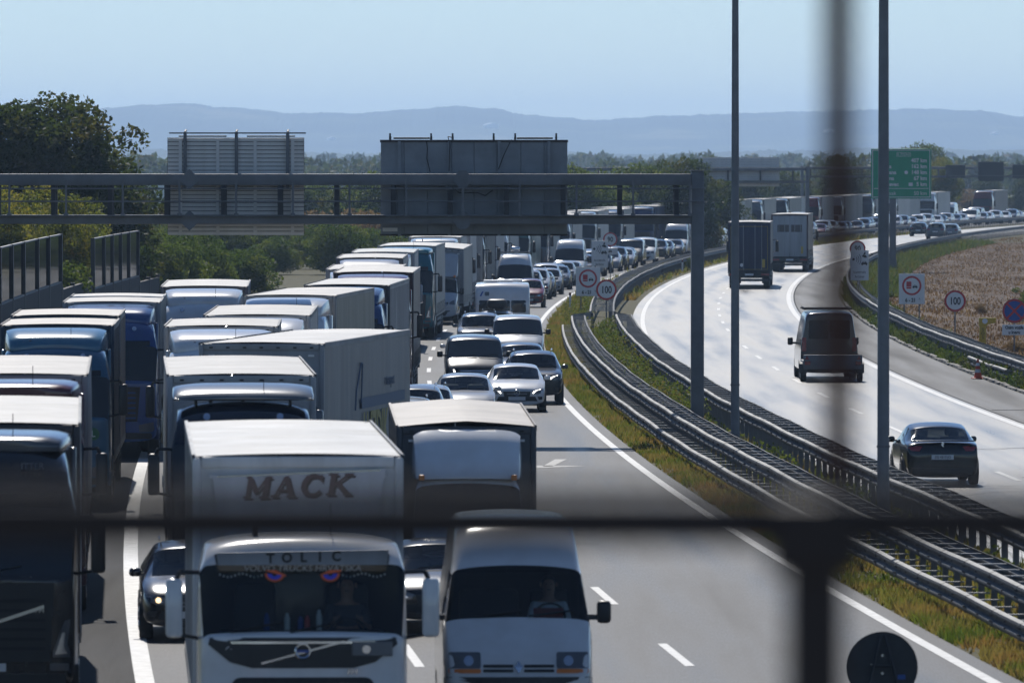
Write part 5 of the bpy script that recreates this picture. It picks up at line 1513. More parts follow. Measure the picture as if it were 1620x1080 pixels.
def stubble():
    r = random.Random(77); V, F = [], []
    for _ in range(70000):
        y = 240 + 620 * r.random() ** 1.2; off = 17.8 + 34 * r.random() ** 1.3 * (y / 600)
        x = RP(y, off).x
        if noise.noise(Vector((off * .35, y * .03, 3))) < -.25 and r.random() < .7: continue
        z = .9 * max(0, (x - RP(y, 17.6).x) / (140 + 60 * (y - 60) / 740)) ** 2
        h = r.uniform(.04, .16) * (1.6 if noise.noise(Vector((off * .2, y * .05, 9))) > .2 else 1); a = r.uniform(0, 3.14); w_ = r.uniform(.02, .06); k = len(V)
        V += [(x - w_ * cos(a), y - w_ * sin(a), z - .02), (x + w_ * cos(a), y + w_ * sin(a), z - .02), (x + r.gauss(0, .05), y + r.gauss(0, .05), z + h)]; F.append((k, k + 1, k + 2))
    b = MB(); b.v, b.f, b.mi = V, F, [0] * len(F)
    o = obj('stubble', b.mesh('stubble', leaf_mat('dry_stubble', [(.035, .02, .011), (.075, .045, .025), (.13, .085, .048), (.22, .165, .105)], .5), fix=False)); tag(o, 'dry brown stubble covering the field at the right', 'stubble', None, 'stuff')
stubble()
def litter():
    r = random.Random(5); V, F = [], []
    for _ in range(900):
        y = r.uniform(250, 640); x = RP(y, 18.5).x + r.uniform(0, 26); z = .03 + .9 * ((x - RP(y, 17.6).x) / (140 + 60 * (y - 60) / 740)) ** 2
        s = r.uniform(.03, .10); a = r.uniform(0, 6.28); k = len(V)
        V += [(x - s * cos(a), y - s * sin(a), z), (x + s * cos(a), y + s * sin(a), z), (x + s * sin(a), y - s * cos(a), z + s * .8)]; F.append((k, k + 1, k + 2))
    b = MB(); b.v, b.f, b.mi = V, F, [0] * len(F)
    o = obj('straw_litter', b.mesh('straw_litter', mat('pale_straw', (.42, .38, .3), .9), fix=False)); tag(o, 'pale straw and stones scattered over the stubble field', 'straw', None, 'stuff')
litter()
# ------------------------------------------------------------------ people (seated drivers)
def skin_mesh(name, verts, edges, radii, m, rootv=0, lvl=2):
    me = bpy.data.meshes.new('tmp'); me.from_pydata(verts, edges, [])
    o = bpy.data.objects.new('tmp', me); col.objects.link(o)
    o.modifiers.new('k', 'SKIN')
    sv = me.skin_vertices[0].data
    for i, r_ in enumerate(radii): sv[i].radius = (r_, r_) if not isinstance(r_, tuple) else r_
    sv[rootv].use_root = True
    s = o.modifiers.new('s', 'SUBSURF'); s.levels = lvl; s.render_levels = lvl
    bpy.context.view_layer.update()
    ev = bpy.data.meshes.new_from_object(o.evaluated_get(bpy.context.evaluated_depsgraph_get()))
    bpy.data.objects.remove(o); bpy.data.meshes.remove(me)
    ev.name = name; ev.materials.clear(); ev.materials.append(m); ev.shade_smooth(); return ev
def driver(loc, rz, label, shirt, ):
    """seated, hands on the wheel; origin between the hips, facing -y"""
    rt = root('person', loc, rz, label, 'person', 'drivers behind their windscreens')
    V = [(0, 0, .02), (0, -.02, .25), (0, -.02, .46), (0, -.01, .60), (0, -.02, .70), (0, -.03, .80), (0, -.02, .88),
         (.19, -.03, .50), (.25, -.20, .28), (.17, -.44, .36), (.14, -.50, .40),
         (-.19, -.03, .50), (-.25, -.20, .28), (-.17, -.44, .36), (-.14, -.50, .40),
         (.10, -.40, .02), (.12, -.48, -.38), (-.10, -.40, .02), (-.12, -.48, -.38)]
    E = [(0, 1), (1, 2), (2, 3), (3, 4), (4, 5), (5, 6), (2, 7), (7, 8), (8, 9), (9, 10), (2, 11), (11, 12), (12, 13), (13, 14), (0, 15), (15, 16), (0, 17), (17, 18)]
    R = [.15, .15, .13, .055, .085, .095, .06, .07, .05, .036, .03, .07, .05, .036, .03, .085, .055, .085, .055]
    b = obj('body', skin_mesh('body', V, E, R, SKIN), rt)
    # fingers closed over the rim
    m = MB()
    for s in (1, -1):
        for k in range(4):
            x = s * .14; z = .37 + k * .022
            m.path([(x - s * .03, -.50, z), (x, -.545, z + .004), (x + s * .03, -.53, z), (x + s * .032, -.505, z - .003)], .0095, 5)
        m.path([(s * .11, -.48, .43), (s * .10, -.52, .455), (s * .11, -.545, .45)], .011, 5)
    obj('hand', m.mesh('hand', SKIN, 60), b)
    obj('shirt', skin_mesh('shirt', [V[i] for i in (0, 1, 2, 7, 8, 11, 12)] + [(0, -.015, .545)], [(0, 1), (1, 2), (2, 3), (3, 4), (2, 5), (5, 6), (2, 7)], [.165, .168, .15, .088, .066, .088, .066, .075], shirt), rt)
    obj('trousers', skin_mesh('trousers', [V[i] for i in (0, 15, 16, 17, 18)], [(0, 1), (1, 2), (0, 3), (3, 4)], [.155, .10, .07, .10, .07], BLACK), rt)
    hd = MB()
    hd.grid(lambda u, v: (.098 * sin(pi * .52 * v) * cos(2 * pi * u), .01 + .11 * sin(pi * .52 * v) * sin(2 * pi * u) + .012, .80 + .13 * cos(pi * .52 * v)), 14, 7)
    obj('hair', hd.mesh('hair', HAIR, 80), rt)
    f = MB().box(-.012, .012, -.155, -.12, .755, .80, bev=.008)
    for s in (1, -1): f.box(s * .105 - .012, s * .105 + .012, -.03, .01, .76, .82, bev=.01)
    obj('nose_and_ears', f.mesh('nose_and_ears', SKIN, 60), b)
    e = MB()
    for s in (1, -1): e.tube((s * .036, -.122, .805), (s * .036, -.116, .805), .009, 8)
    e.box(-.03, .03, -.122, -.112, .725, .735)
    obj('eyes_and_mouth', e.mesh('eyes_and_mouth', BLACKP), b)
    return rt
def local(rt, p):
    c, s = cos(rt.rotation_euler.z), sin(rt.rotation_euler.z)
    return Vector((rt.location.x + c * p[0] - s * p[1], rt.location.y + s * p[0] + c * p[1], rt.location.z + p[2]))
def ring(par, nm, x, y, z, r, t, m, n=24):
    b = MB()
    for k in range(n):
        a0, a1 = 2 * pi * k / n, 2 * pi * (k + 1) / n
        b.tube((x + r * cos(a0), y, z + r * sin(a0)), (x + r * cos(a1), y, z + r * sin(a1)), t, 5)
    return obj(nm, b.mesh(nm, m, 60), par)

# ------------------------------------------------------------------ foreground vehicles
WHT = (.78, .79, .80)
QL = 'lorries queuing towards the bridge'
# lorry with MACK on the trailer front
mk = lorry(-2.47, 100.7, .045, 'white lorry with MACK across its trailer front and eye stickers on the windscreen', (.78, .79, .80), (.5, .5, .5), 'fm', None, 'box', 0, (.60, .63, .66), (.80, .80, .80), QL, hbox=4.1)
bv = cab('fm')[1]
o = obj('front_fairing', MB().prism([(-1.04, 3.84), (1.06, 3.92), (.98, 3.4), (.84, 2.9), (-.84, 2.9), (-.98, 3.4)], 2.765, 2.815).mesh('front_fairing', PLAIN), mk, color=(.76, .77, .82))
MBR = mat('brown_print', (.05, .022, .02), .5)
MBL = mat('brown_print_shadow', (.15, .085, .08), .5)
def stroke_letter(segs, t):
    b = MB()
    for k, (x0, z0, x1, z1, w_) in enumerate(segs):
        d_ = Vector((x1 - x0, z1 - z0)); n_ = Vector((-d_.y, d_.x)).normalized() * w_ / 2; y_ = -.0006 * k
        b.prism([(x0 - n_.x, z0 - n_.y), (x1 - n_.x, z1 - n_.y), (x1 + n_.x, z1 + n_.y), (x0 + n_.x, z0 + n_.y)], y_, y_ + .004)
    for v in range(len(b.v)):
        x, y_, z = b.v[v]; b.v[v] = (x + z * .18, y_, z)
    return b
a_ = .13
GLY = {'M': [(-.12, -a_, -.12, a_, .05), (.13, -a_, .13, a_, .075), (-.12, a_, .0, -.07, .06), (.0, -.07, .13, a_, .035), (-.18, -a_, -.06, -a_, .03), (.05, -a_, .20, -a_, .03), (-.17, a_, -.10, a_, .03), (.11, a_, .20, a_, .03)],
       'A': [(-.12, -a_, .0, a_, .035), (.0, a_, .12, -a_, .075), (-.08, -.05, .08, -.05, .03), (-.18, -a_, -.06, -a_, .03), (.05, -a_, .19, -a_, .03)],
       'C': [(.11, .10, .04, a_, .045), (.04, a_, -.06, .12, .05), (-.06, .12, -.12, .03, .075), (-.12, .04, -.12, -.05, .075), (-.12, -.04, -.05, -.12, .07), (-.05, -.12, .06, -.125, .045), (.06, -.125, .13, -.07, .04), (.12, .14, .12, .05, .03)],
       'K': [(-.11, -a_, -.11, a_, .075), (-.09, -.02, .11, a_, .035), (-.04, .02, .13, -a_, .07), (-.18, -a_, -.04, -a_, .03), (-.18, a_, -.04, a_, .03), (.05, a_, .18, a_, .03), (.07, -a_, .20, -a_, .03)]}
for i, ch in enumerate('MACK'):
    x = -.50 + i * .335; z = 3.70 + i * .012
    lt = obj('lettering', stroke_letter(GLY[ch], 0).mesh('lettering', MBL), o, (x, 2.754, z)); lt.scale = (.84, 1, .92)
    obj('lettering_shadow', stroke_letter(GLY[ch], 0).mesh('lettering_shadow', MBR), lt, (.028, .006, -.028))
obj('trim_line', MB().add([(-.98, 2.76, 3.825), (1.0, 2.76, 3.90), (1.0, 2.76, 3.915), (-.98, 2.76, 3.84)], [(0, 1, 2, 3)]).mesh('trim_line', CHROME), o)
o = obj('sun_visor', MB().prism([(-1.0, 2.88), (-1.02, 3.02), (1.02, 3.05), (1.0, 2.88)], .14, .20).mesh('sun_visor', PLAIN), mk, color=(.34, .36, .39))
for i, ch in enumerate('TOLIC'):
    obj('lettering', text_mesh(ch, .155, BLACKP, bold=.006), o, (-.38 + i * .195, .135, 2.952 + i * .006))
lean = rad(-16)
def on_screen(nm, me, x, z, off=-.02):
    y = .085 + (z - 2.07) * .3235 + off
    q = obj(nm, me, mk, (x, y, z)); q.rotation_euler = (lean, 0, 0); return q
on_screen('lettering', text_mesh('VOLVO TRUCKS HRVATSKA', .105, mat('grey_print', (.30, .32, .34), .5), shear=.15, sx=1.05), 0, 2.83, -.035)
for s in (-1, 1):
    for k, (r0, r1, m_) in enumerate(((.085, .115, mat('orange_red_print', (.7, .12, .03), .5)), (.03, .083, mat('blue_print', (.05, .06, .62), .5)))):
        b = MB(); n = 10
        for t in range(n):
            a0, a1 = pi + pi * t / n, pi + pi * (t + 1) / n
            b.add([(r1 * cos(a0), 0, .8 * r1 * sin(a0)), (r1 * cos(a1), 0, .8 * r1 * sin(a1)), (r0 * cos(a1), 0, .8 * r0 * sin(a1)), (r0 * cos(a0), 0, .8 * r0 * sin(a0))], [(0, 1, 2, 3)])
        q = on_screen('eye_sticker', b.mesh('eye_sticker', m_), s * .33, 2.765, -.045); q.rotation_euler = (lean, s * -.10, 0)
    b = MB().add([(-.13, 0, .02), (.13, 0, -.0), (.14, 0, .02), (0, 0, .05)], [(0, 1, 2, 3)])
    q = on_screen('eye_sticker', b.mesh('eye_sticker', MATS['orange_red_print']), s * .33, 2.765, -.047); q.rotation_euler = (lean, s * -.22, 0)
ring(mk, 'badge_ring', 0, -.03, 1.87, .085, .016, CHROME)
obj('badge_bar', MB().add([(-.50, -.035, 1.735), (-.48, -.035, 1.715), (.50, -.03, 1.975), (.48, -.03, 1.995)], [(0, 1, 2, 3)]).mesh('badge_bar', CHROME), mk)
obj('badge_plate', MB().box(-.07, .07, -.045, -.038, 1.855, 1.885).mesh('badge_plate', BLUEP), mk)
o = obj('learner_disc', MB().tube((-.83, .012, 1.84), (-.83, .03, 1.84), .10, 18).mesh('learner_disc', mat('green_print', (.02, .13, .05), .5)), mk); text_on(o, 'L', .15, WHITEP, -.83, 1.84, .004)
ring(o, 'disc_ring', -.83, .006, 1.84, .095, .006, WHITEP, 18)
o = obj('front_plate', MB().box(.58, 1.06, -.03, .03, 1.81, 1.98, bev=.01).mesh('front_plate', GREYP), mk)
obj('plate_emblem', MB().tube((.75, -.04, 1.89), (.75, -.031, 1.89), .05, 12).mesh('plate_emblem', CHROME), o)
text_on(mk, 'FM', .10, CHROME, .58, 1.62, -.02, shear=.2)
# inside the cab
obj('dashboard', MB().box(-1.0, 1.0, .30, .65, 1.80, 2.10, bev=.05).mesh('dashboard', INTER, 40), mk)
for i, (x, m_, h) in enumerate(((-.18, WHITEP, .20), (-.02, BLUEP, .16), (.06, REDP, .17), (.2, WHITEP, .24), (-.42, BLUEP, .2))):
    b = MB().tube((x, .36, 2.101), (x, .36, 2.10 + h * .7), .035, 10).tube((x, .36, 2.10 + h * .7), (x, .36, 2.10 + h), .035, 10, .014)
    tag(obj('bottle', b.mesh('bottle', m_, 60), loc=mk.location, rz=.045), ('tall white bottle', 'short blue bottle', 'red bottle', 'tallest white bottle right of the red one', 'blue bottle farthest from the driver')[i] + ' on the dashboard of the MACK lorry', 'bottle', 'bottles on the lorry dashboard')
for s in (-.55, .55): obj('seat', MB().box(s - .25, s + .25, 1.15, 1.35, 1.7, 2.62, bev=.08).mesh('seat', INTER, 40), mk)
st = MB(); 
for k in range(18):
    a0, a1 = 2 * pi * k / 18, 2 * pi * (k + 1) / 18
    st.tube((.55 + .22 * cos(a0), .62 - .12 * sin(a0), 2.05 + .18 * sin(a0)), (.55 + .22 * cos(a1), .62 - .12 * sin(a1), 2.05 + .18 * sin(a1)), .018, 5)
obj('steering_wheel', st.mesh('steering_wheel', DARK, 60), mk)
driver(local(mk, (.55, 1.12, 1.80)), .045, 'driver in dark shirt behind the windscreen of the MACK lorry', mat('dark_shirt', (.05, .055, .07), .8))
b = MB()                                   # lace fringe along the top of the windscreen
for s in (-1, 1):
    for k in range(12):
        x = s * (.48 + k * .045); z = 2.74 - .02 * sin(k * .9)
        b.tube((x, .31, z), (x, .315, z + .02), .012, 5)
obj('fringe', b.mesh('fringe', mat('pale_fringe', (.35, .38, .38), .8)), mk)

# white van in front
mv = van('master', .09, 112, .03, 'white high-roof panel van with amber indicators in the foreground', (.80, .80, .80), None, clear=True)
o = obj('seat', MB().box(.2, .72, 1.75, 1.95, 1.0, 1.95, bev=.07).mesh('seat', INTER, 40), mv)
obj('seat', MB().box(-.75, .05, 1.75, 1.95, 1.0, 1.95, bev=.07).mesh('seat', INTER, 40), mv)
obj('dashboard', MB().box(-.85, .85, .75, 1.1, 1.3, 1.58, bev=.06).mesh('dashboard', INTER, 40), mv)
obj('bulkhead', MB().box(-.88, .88, 2.15, 2.2, .5, 2.15).mesh('bulkhead', INTER), mv)
st = MB()
for k in range(18):
    a0, a1 = 2 * pi * k / 18, 2 * pi * (k + 1) / 18
    st.tube((.45 + .2 * cos(a0), 1.22 - .08 * sin(a0), 1.62 + .17 * sin(a0)), (.45 + .2 * cos(a1), 1.22 - .08 * sin(a1), 1.62 + .17 * sin(a1)), .017, 5)
obj('steering_wheel', st.mesh('steering_wheel', DARK, 60), mv)
tag(obj('red_folder', MB().box(.22, .62, .92, .95, 1.585, 1.74).mesh('red_folder', mat('dull_red_card', (.30, .04, .035), .7)), loc=mv.location, rz=.03), 'dull red folder on the dashboard of the white van', 'folder')
driver(local(mv, (.45, 1.70, 1.22)), .03, 'driver in a white shirt holding the wheel of the white van', SHIRT)
text_on(mv, 'ZG 396 LT', .085, BLACKP, 0, .66, -.15, sx=.9)
# silver van roof at the bottom edge
van('trafic', -1.62, 88.6, .05, 'silver grey van whose roof just shows at the bottom edge', (.42, .43, .45))

# black lorry at the left edge
fh = lorry(-7.17, 116.4, .05, 'black lorry with tall domed roof cut by the left edge', (.018, .018, .021), (.28, .29, .31), 'fh', 'full', 'curtain', 1, (.62, .62, .61), (.05, .05, .055), QL, deflc=(.09, .095, .105))
q = text_on(fh, 'ITTER', .125, mat('dim_print', (.12, .125, .13), .4), .62, 3.47, .50); q.rotation_euler = (rad(-20), 0, 0)
text_on(fh, 'FH', .11, CHROME, .72, 1.52, -.03)
q = text_on(fh, 'V   O', .07, CHROME, .55, 1.955, .04)
# black car beside the MACK lorry
bc = car('estate', -5.02, 136, .05, 'black estate car with one headlamp lit beside the MACK lorry', (.013, .013, .016))
obj('lit_lamp', patch(_car[('estate', False)][1], circ(-.62, .655, .045, 10), off=.03, rings=1).mesh('lit_lamp', LAMPON), bc)
# black car between lorry and van
vw = car('hatch', -1.14, 138.2, .04, 'black hatchback half hidden between the MACK lorry and the white van', (.012, .013, .017))
ring(vw, 'badge_ring', 0, .0, .615, .055, .009, CHROME)
q = obj('badge', MB().path([(-.035, -.012, .65), (0, -.012, .575), (.035, -.012, .65)], .007, 5).mesh('badge', CHROME), vw)
text_on(vw, 'ABC 714', .085, BLACKP, 0, .42, -.035, sx=.95)

# box lorry with beige roof
def box_truck(x, y, rz, label, cabc, boxf, side, roofc, dz, wbox=1.2, L=8.4, defl_h=.78, seed=2):
    rt = root('box_lorry', (x, y, 0), rz, label, 'lorry', QL)
    if 'daily' not in _van: _van['daily'] = van_spec('daily')
    cols = dict(paint=cabc, front=boxf, side=side, roof=roofc, rear=boxf, rframe=boxf, frame=boxf, deflector=cabc)
    place_spec(rt, _van['daily'][0], cols)
    s = []; box_body(s, 2.1, 2.1 + L, .95, dz, wbox, 'curtain', seed, .15, .06); running_gear(s, [2.1 + L - 2.4], 2.1, 2.1 + L, wbox, False)
    place_spec(rt, s, cols)
    w = .92
    def sec(yy, z0, z1, ww): return (yy, [(0, z0), (ww * .6, z0), (ww, z0), (ww, z0 + (z1 - z0) * .5), (ww * .97, z1 - .06), (ww * .8, z1), (0, z1 + .015)])
    out, _ = loft_shell([sec(1.15, 2.22, 2.26, w * .95), sec(1.3, 2.22, 2.42, w * .98), sec(1.7, 2.22, 2.26 + defl_h * .8, w * 1.02), sec(1.98, 2.22, 2.26 + defl_h, w * 1.04)], lambda i, j: 0, 2, ccol={2: .6, 4: .6}, cst={0: .4, 2: .3, 3: .8})
    obj('roof_deflector', out[0].mesh('roof_deflector', PAINT, 45, fix=False), rt, color=cabc)
    for sx in (-1, 1):
        obj('roof_lamp', MB().box(sx * .74, sx * .84, 1.10, 1.25, 2.20, 2.30, bev=.02).mesh('roof_lamp', AMBER), rt)
    return rt
box_truck(-.72, 144.6, .03, 'box lorry with beige tarpaulin roof and white wind deflector', (.78, .79, .80), (.075, .08, .09), (.03, .03, .033), (.46, .41, .37), 3.12)

# ------------------------------------------------------------------ left and middle queues
def LQ(x, y, rz, label, cabc, side, **k): return lorry(x, y, rz, label, cabc, side, group=QL, **k)
LQ(-8.45, 144, .045, 'dull red lorry behind the black domed lorry at the left edge', (.11, .022, .03), (.5, .5, .5), style='fh', dk='full', seed=2, roofc=(.56, .53, .50), front=(.42, .40, .39))
# pale blue drawbar lorry
rt = root('lorry', (-10.12, 188.6, 0), .03, 'steel blue lorry with two grey boxes and a drawbar trailer', 'lorry', QL)
cols = dict(paint=(.030, .115, .20), side=(.40, .37, .35), roof=(.62, .56, .50), front=(.012, .035, .07), rear=(.3, .3, .3), rframe=(.2, .2, .2), frame=(.3, .3, .3), deflector=(.05, .17, .27), skirt=(.02, .06, .12), mirror=(.02, .07, .12))
place_spec(rt, cab('xf')[0], cols); place_spec(rt, defl('xf', 'full'), cols)
s = []; box_body(s, 2.75, 10.1, kind='box', seed=21); running_gear(s, [7.6], 2.75, 10.1, gear=False)
box_body(s, 11.3, 19.1, z1=4.06, kind='box', seed=22); running_gear(s, [14.9, 16.2], 11.3, 19.1, gear=False)
s.append(('drawbar', MB().tube((0, 9.9, .8), (0, 11.9, .8), .06, 8).mesh('drawbar', CHASSIS), -1, None))
s.append(('learner_disc', MB().tube((.86, -.005, 1.62), (.86, .01, 1.62), .14, 18).mesh('learner_disc', MATS['green_print']), -1, None))
place_spec(rt, s, cols); text_on(rt, 'L', .2, WHITEP, .86, 1.62, -.012)
LQ(-10.35, 219.6, .03, 'royal blue cab lorry with dark grey curtain trailer behind the steel blue lorry', (.025, .07, .22), (.16, .17, .19), style='xf', seed=0, roofc=(.52, .53, .55), front=(.30, .31, .32))
LQ(-8.95, 247.3, .025, 'white lorry nearest the noise barrier panes with dark grey curtains', WHT, (.11, .12, .14), style='xf', seed=1, roofc=(.55, .55, .54), front=(.12, .12, .13))
LQ(-4.52, 143.8, .045, 'black cab lorry with a roof wing directly behind the MACK lorry', (.012, .018, .032), (.45, .46, .48), style='xf', dk='wing', seed=2, roofc=(.50, .50, .50), front=(.52, .52, .52), deflc=(.13, .15, .17))
lz = LQ(-5.38, 169.3, -.115, 'lorry with blue grey curtain lettered LUZDIK changing lanes', (.08, .09, .105), (.17, .20, .235), style='fm', dk='wing', seed=0, roofc=(.56, .58, .61), front=(.38, .39, .40))
YP = mat('yellow_print', (.42, .34, .09), .6); BP = mat('faded_blue_print', (.09, .135, .21), .6)
q = obj('lettering', text_mesh('LUZDIK', 1.15, YP, bold=.03, sx=.98), lz, (1.305, 10.6, 1.95)); q.rotation_euler = (0, 0, rad(90))
q = obj('lettering', text_mesh('transport', .34, BP), lz, (1.305, 13.0, 3.0)); q.rotation_euler = (0, 0, rad(90))
b = MB()
pts = [(7.4, 2.5), (7.55, 2.9), (8.3, 3.45), (8.5, 3.45), (8.4, 2.9), (8.3, 2.62)]
b.path([(1.30, a, z) for a, z in pts], .016, 5)
obj('emblem_outline', b.mesh('emblem_outline', BP), lz)
obj('emblem_bar', MB().box(1.296, 1.304, 8.4, 15.4, 2.50, 2.72).mesh('emblem_bar', BP), lz)
LQ(-6.42, 187.1, .02, 'short white rigid lorry left of the LUZDIK trailer front', WHT, (.14, .15, .17), style='xf', seed=1, L=8.6, roofc=(.46,.46,.45), front=(.36, .37, .38), kind='curtain')
LQ(-6.05, 200.6, .01, 'white lorry tucked behind the short rigid lorry', WHT, (.42, .43, .44), style='fm', seed=2, roofc=(.50, .50, .50), front=(.5, .5, .5))
LQ(-6.25, 230.6, -.06, 'white cab lorry with olive green curtain trailer', WHT, (.085, .09, .068), style='xf', seed=0, roofc=(.50, .50, .50), front=(.33, .34, .34))
LQ(-4.98, 250.3, -.03, 'blue cab lorry with ribbed silver grey trailer', (.03, .075, .20), (.36, .37, .40), style='xf', seed=1, kind='box', roofc=(.50, .53, .55), front=(.06, .065, .075))
rd = LQ(-4.42, 268.6, -.005, 'dark red cab lorry with maroon brown trailer front', (.14, .012, .022), (.10, .05, .05), style='xf', seed=2, roofc=(.60, .58, .57), front=(.05, .03, .033)); rd.scale = (1, 1, 1.035)
LQ(-5.05, 287.2, 0, 'white lorry showing its roof just behind the dark red lorry', WHT, (.4, .4, .42), style='xf', seed=0, roofc=(.50, .50, .50), front=(.30, .31, .32))
LQ(-5.4, 321, 0, 'lorry with dark headboard and white roof, two behind the dark red lorry', (.5, .5, .52), (.4, .4, .42), style='fm', seed=1, roofc=(.50, .50, .50), front=(.12, .12, .125))
LQ(-5.2, 341, 0, 'lorry with pale blue grey roof in front of the teal lorry', (.3, .32, .36), (.45, .46, .48), style='fm', seed=2, roofc=(.45, .52, .56), front=(.38, .40, .42))
LQ(-4.62, 367.5, -.02, 'teal lorry with tall domed cab beside the white box lorry', (.012, .13, .17), (.30, .31, .33), style='fh', seed=0, roofc=(.58, .60, .61), front=(.35, .36, .37), deflc=(.015, .16, .20))
box_truck(-3.55, 399, -.06, 'white box lorry with tall wind deflector beside the teal lorry', (.46, .47, .49), (.34, .35, .37), (.22, .23, .25), (.66, .66, .66), 3.55, 1.16, 6.2, 1.05, 4)

# ------------------------------------------------------------------ cars and vans in the fast lane
SIL, WCAR, BLK, GRY, NAVY, REDC = (.38, .39, .41), (.76, .77, .78), (.014, .015, .018), (.10, .105, .115), (.02, .03, .06), (.20, .018, .02)
CQ = 'cars queuing in the fast lane'
mc = car('hatch', .15, 260, .02, 'white hatchback with star badge and lit daytime lamps at the head of the fast lane', WCAR, CQ, lit=True)
ring(mc, 'badge_ring', 0, -.0, .595, .085, .011, CHROME)
q = MB()
for a in (90, 210, 330): q.tube((0, -.005, .595), (.08 * cos(rad(a)), -.005, .595 + .08 * sin(rad(a))), .008, 5)
obj('badge_star', q.mesh('badge_star', CHROME), mc)
car('suv', .70, 268.2, .018, 'dark grey sport utility car behind the white star-badged hatchback', (.03, .035, .045), CQ, lit=True)
car('sedan', -1.35, 247.5, .025, 'silver sedan left of the white star-badged hatchback', (.46, .47, .48), CQ)
car('estate', -2.35, 233.0, .03, 'silver estate car with roof rails next to the LUZDIK trailer, farthest of three', (.42, .44, .47), CQ)
car('mpv', -2.55, 224.0, .03, 'grey people carrier, middle of the three roofs beside the LUZDIK trailer', (.2, .22, .25), CQ)
car('suv', -2.7, 215.0, .03, 'pale blue silver car roof just above the beige box lorry', (.42, .48, .55), CQ)
van('trafic', -1.2, 277, .015, 'black minibus van with glossy bonnet behind the silver sedan', (.012, .013, .016), CQ, lit=True)
car('sedan', .32, 289.6, .01, 'dark grey sedan behind the sport utility car', (.06, .065, .075), CQ)
car('hatch', -1.5, 304.5, .01, 'silver white hatchback roof behind the black minibus van', (.52, .53, .54), CQ)
van('trafic', .22, 313.5, .008, 'silver white passenger van near the guard rail', (.52, .54, .56), CQ)
car('suv', -1.25, 335.5, .005, 'grey sport utility car in front of the white caravan', (.15, .16, .175), CQ)
tw = car('estate', -.62, 349.5, 0, 'white estate car with black roof box towing the caravan', WCAR, CQ)
b = MB().box(-.42, .42, 2.1, 3.9, 1.56, 1.95, bev=.14)
tag(obj('roof_box', b.mesh('roof_box', BLACK, 50), loc=tw.location), 'black roof box on the white estate car', 'roof box')
# caravan
rt = root('caravan', (-.40, 355.6, 0), 0, 'white caravan with dark front windows behind the roof-box car', 'caravan')
def csec(y, z0, z1, w): return (y, [(0, z0), (w * .9, z0), (w, z0 + .1), (w, 1.4), (w, z1 - .2), (w * .95, z1 - .03), (w * .6, z1), (0, z1 + .02)])
out, bvc = loft_shell([csec(0, .5, 1.75, 1.10), csec(.15, .42, 2.2, 1.15), csec(.45, .4, 2.52, 1.15), csec(.9, .4, 2.58, 1.15), csec(5.2, .4, 2.58, 1.15), csec(5.5, .42, 2.45, 1.14), csec(5.6, .5, 2.2, 1.1)], lambda i, j: 0, 2, ccol={1: .5, 2: .5, 5: .5}, cst={0: .5, 6: .5})
bo = obj('body', out[0].mesh('body', PAINT, 45, fix=False), rt, color=(.78, .78, .78))
for x0_, x1_ in ((-.98, -.36), (-.32, .32), (.36, .98)): obj('front_window', patch(bvc, rrect(x0_, x1_, 1.35, 1.85, .06), off=.01).mesh('front_window', DGLASS), rt)
obj('gas_locker', patch(bvc, rrect(-.7, .7, .6, 1.15, .06), off=.01).mesh('gas_locker', GREYP), rt)
obj('emblem', patch(bvc, [(-.95, 2.02), (-.85, 2.22), (-.78, 2.22), (-.88, 2.02)], off=.012).mesh('emblem', BLUEP), rt)
obj('emblem', patch(bvc, rrect(-.74, -.55, 2.04, 2.2, .03), off=.012).mesh('emblem', GREYP), rt)
for x, y, w_ in ((-.5, 1.8, .3), (.1, 2.6, .35), (.55, 3.8, .3)): obj('roof_hatch', MB().box(x - w_, x + w_, y - .3, y + .3, 2.585, 2.68, bev=.03).mesh('roof_hatch', WHITEP), bo)
sp = []
for s_ in (-1, 1): add_wheel(sp, s_ * 1.0, 3.1, .32, .2)
sp.append(('drawbar', MB().tube((0, -1.2, .45), (-.4, .2, .45), .04, 6).tube((0, -1.2, .45), (.4, .2, .45), .04, 6).mesh('drawbar', CHASSIS), -1, None))
place_spec(rt, sp)
car('suv', -.40, 430, 0, 'silver car with roof rails in front of the high white van', (.40, .41, .43), CQ)
hv = van('sprinter', .12, 456, -.02, 'high white van with ladder rack beyond the caravan', WCAR, CQ)
q = MB()
for y in (2.3, 3.3, 4.3): q.tube((-.8, y, 2.74), (.8, y, 2.74), .03, 6)
for s_ in (-.7, .7): q.tube((s_, 2.2, 2.78), (s_, 4.6, 2.78), .025, 6)
obj('roof_rack', q.mesh('roof_rack', GALVD), hv)
obj('roof_beacon', MB().box(-.25, .25, 2.9, 3.3, 2.8, 3.05, bev=.08).mesh('roof_beacon', CHROME, 50), hv)
car('small', .85, 445.5, -.02, 'small red car right of the high white van', REDC, CQ)

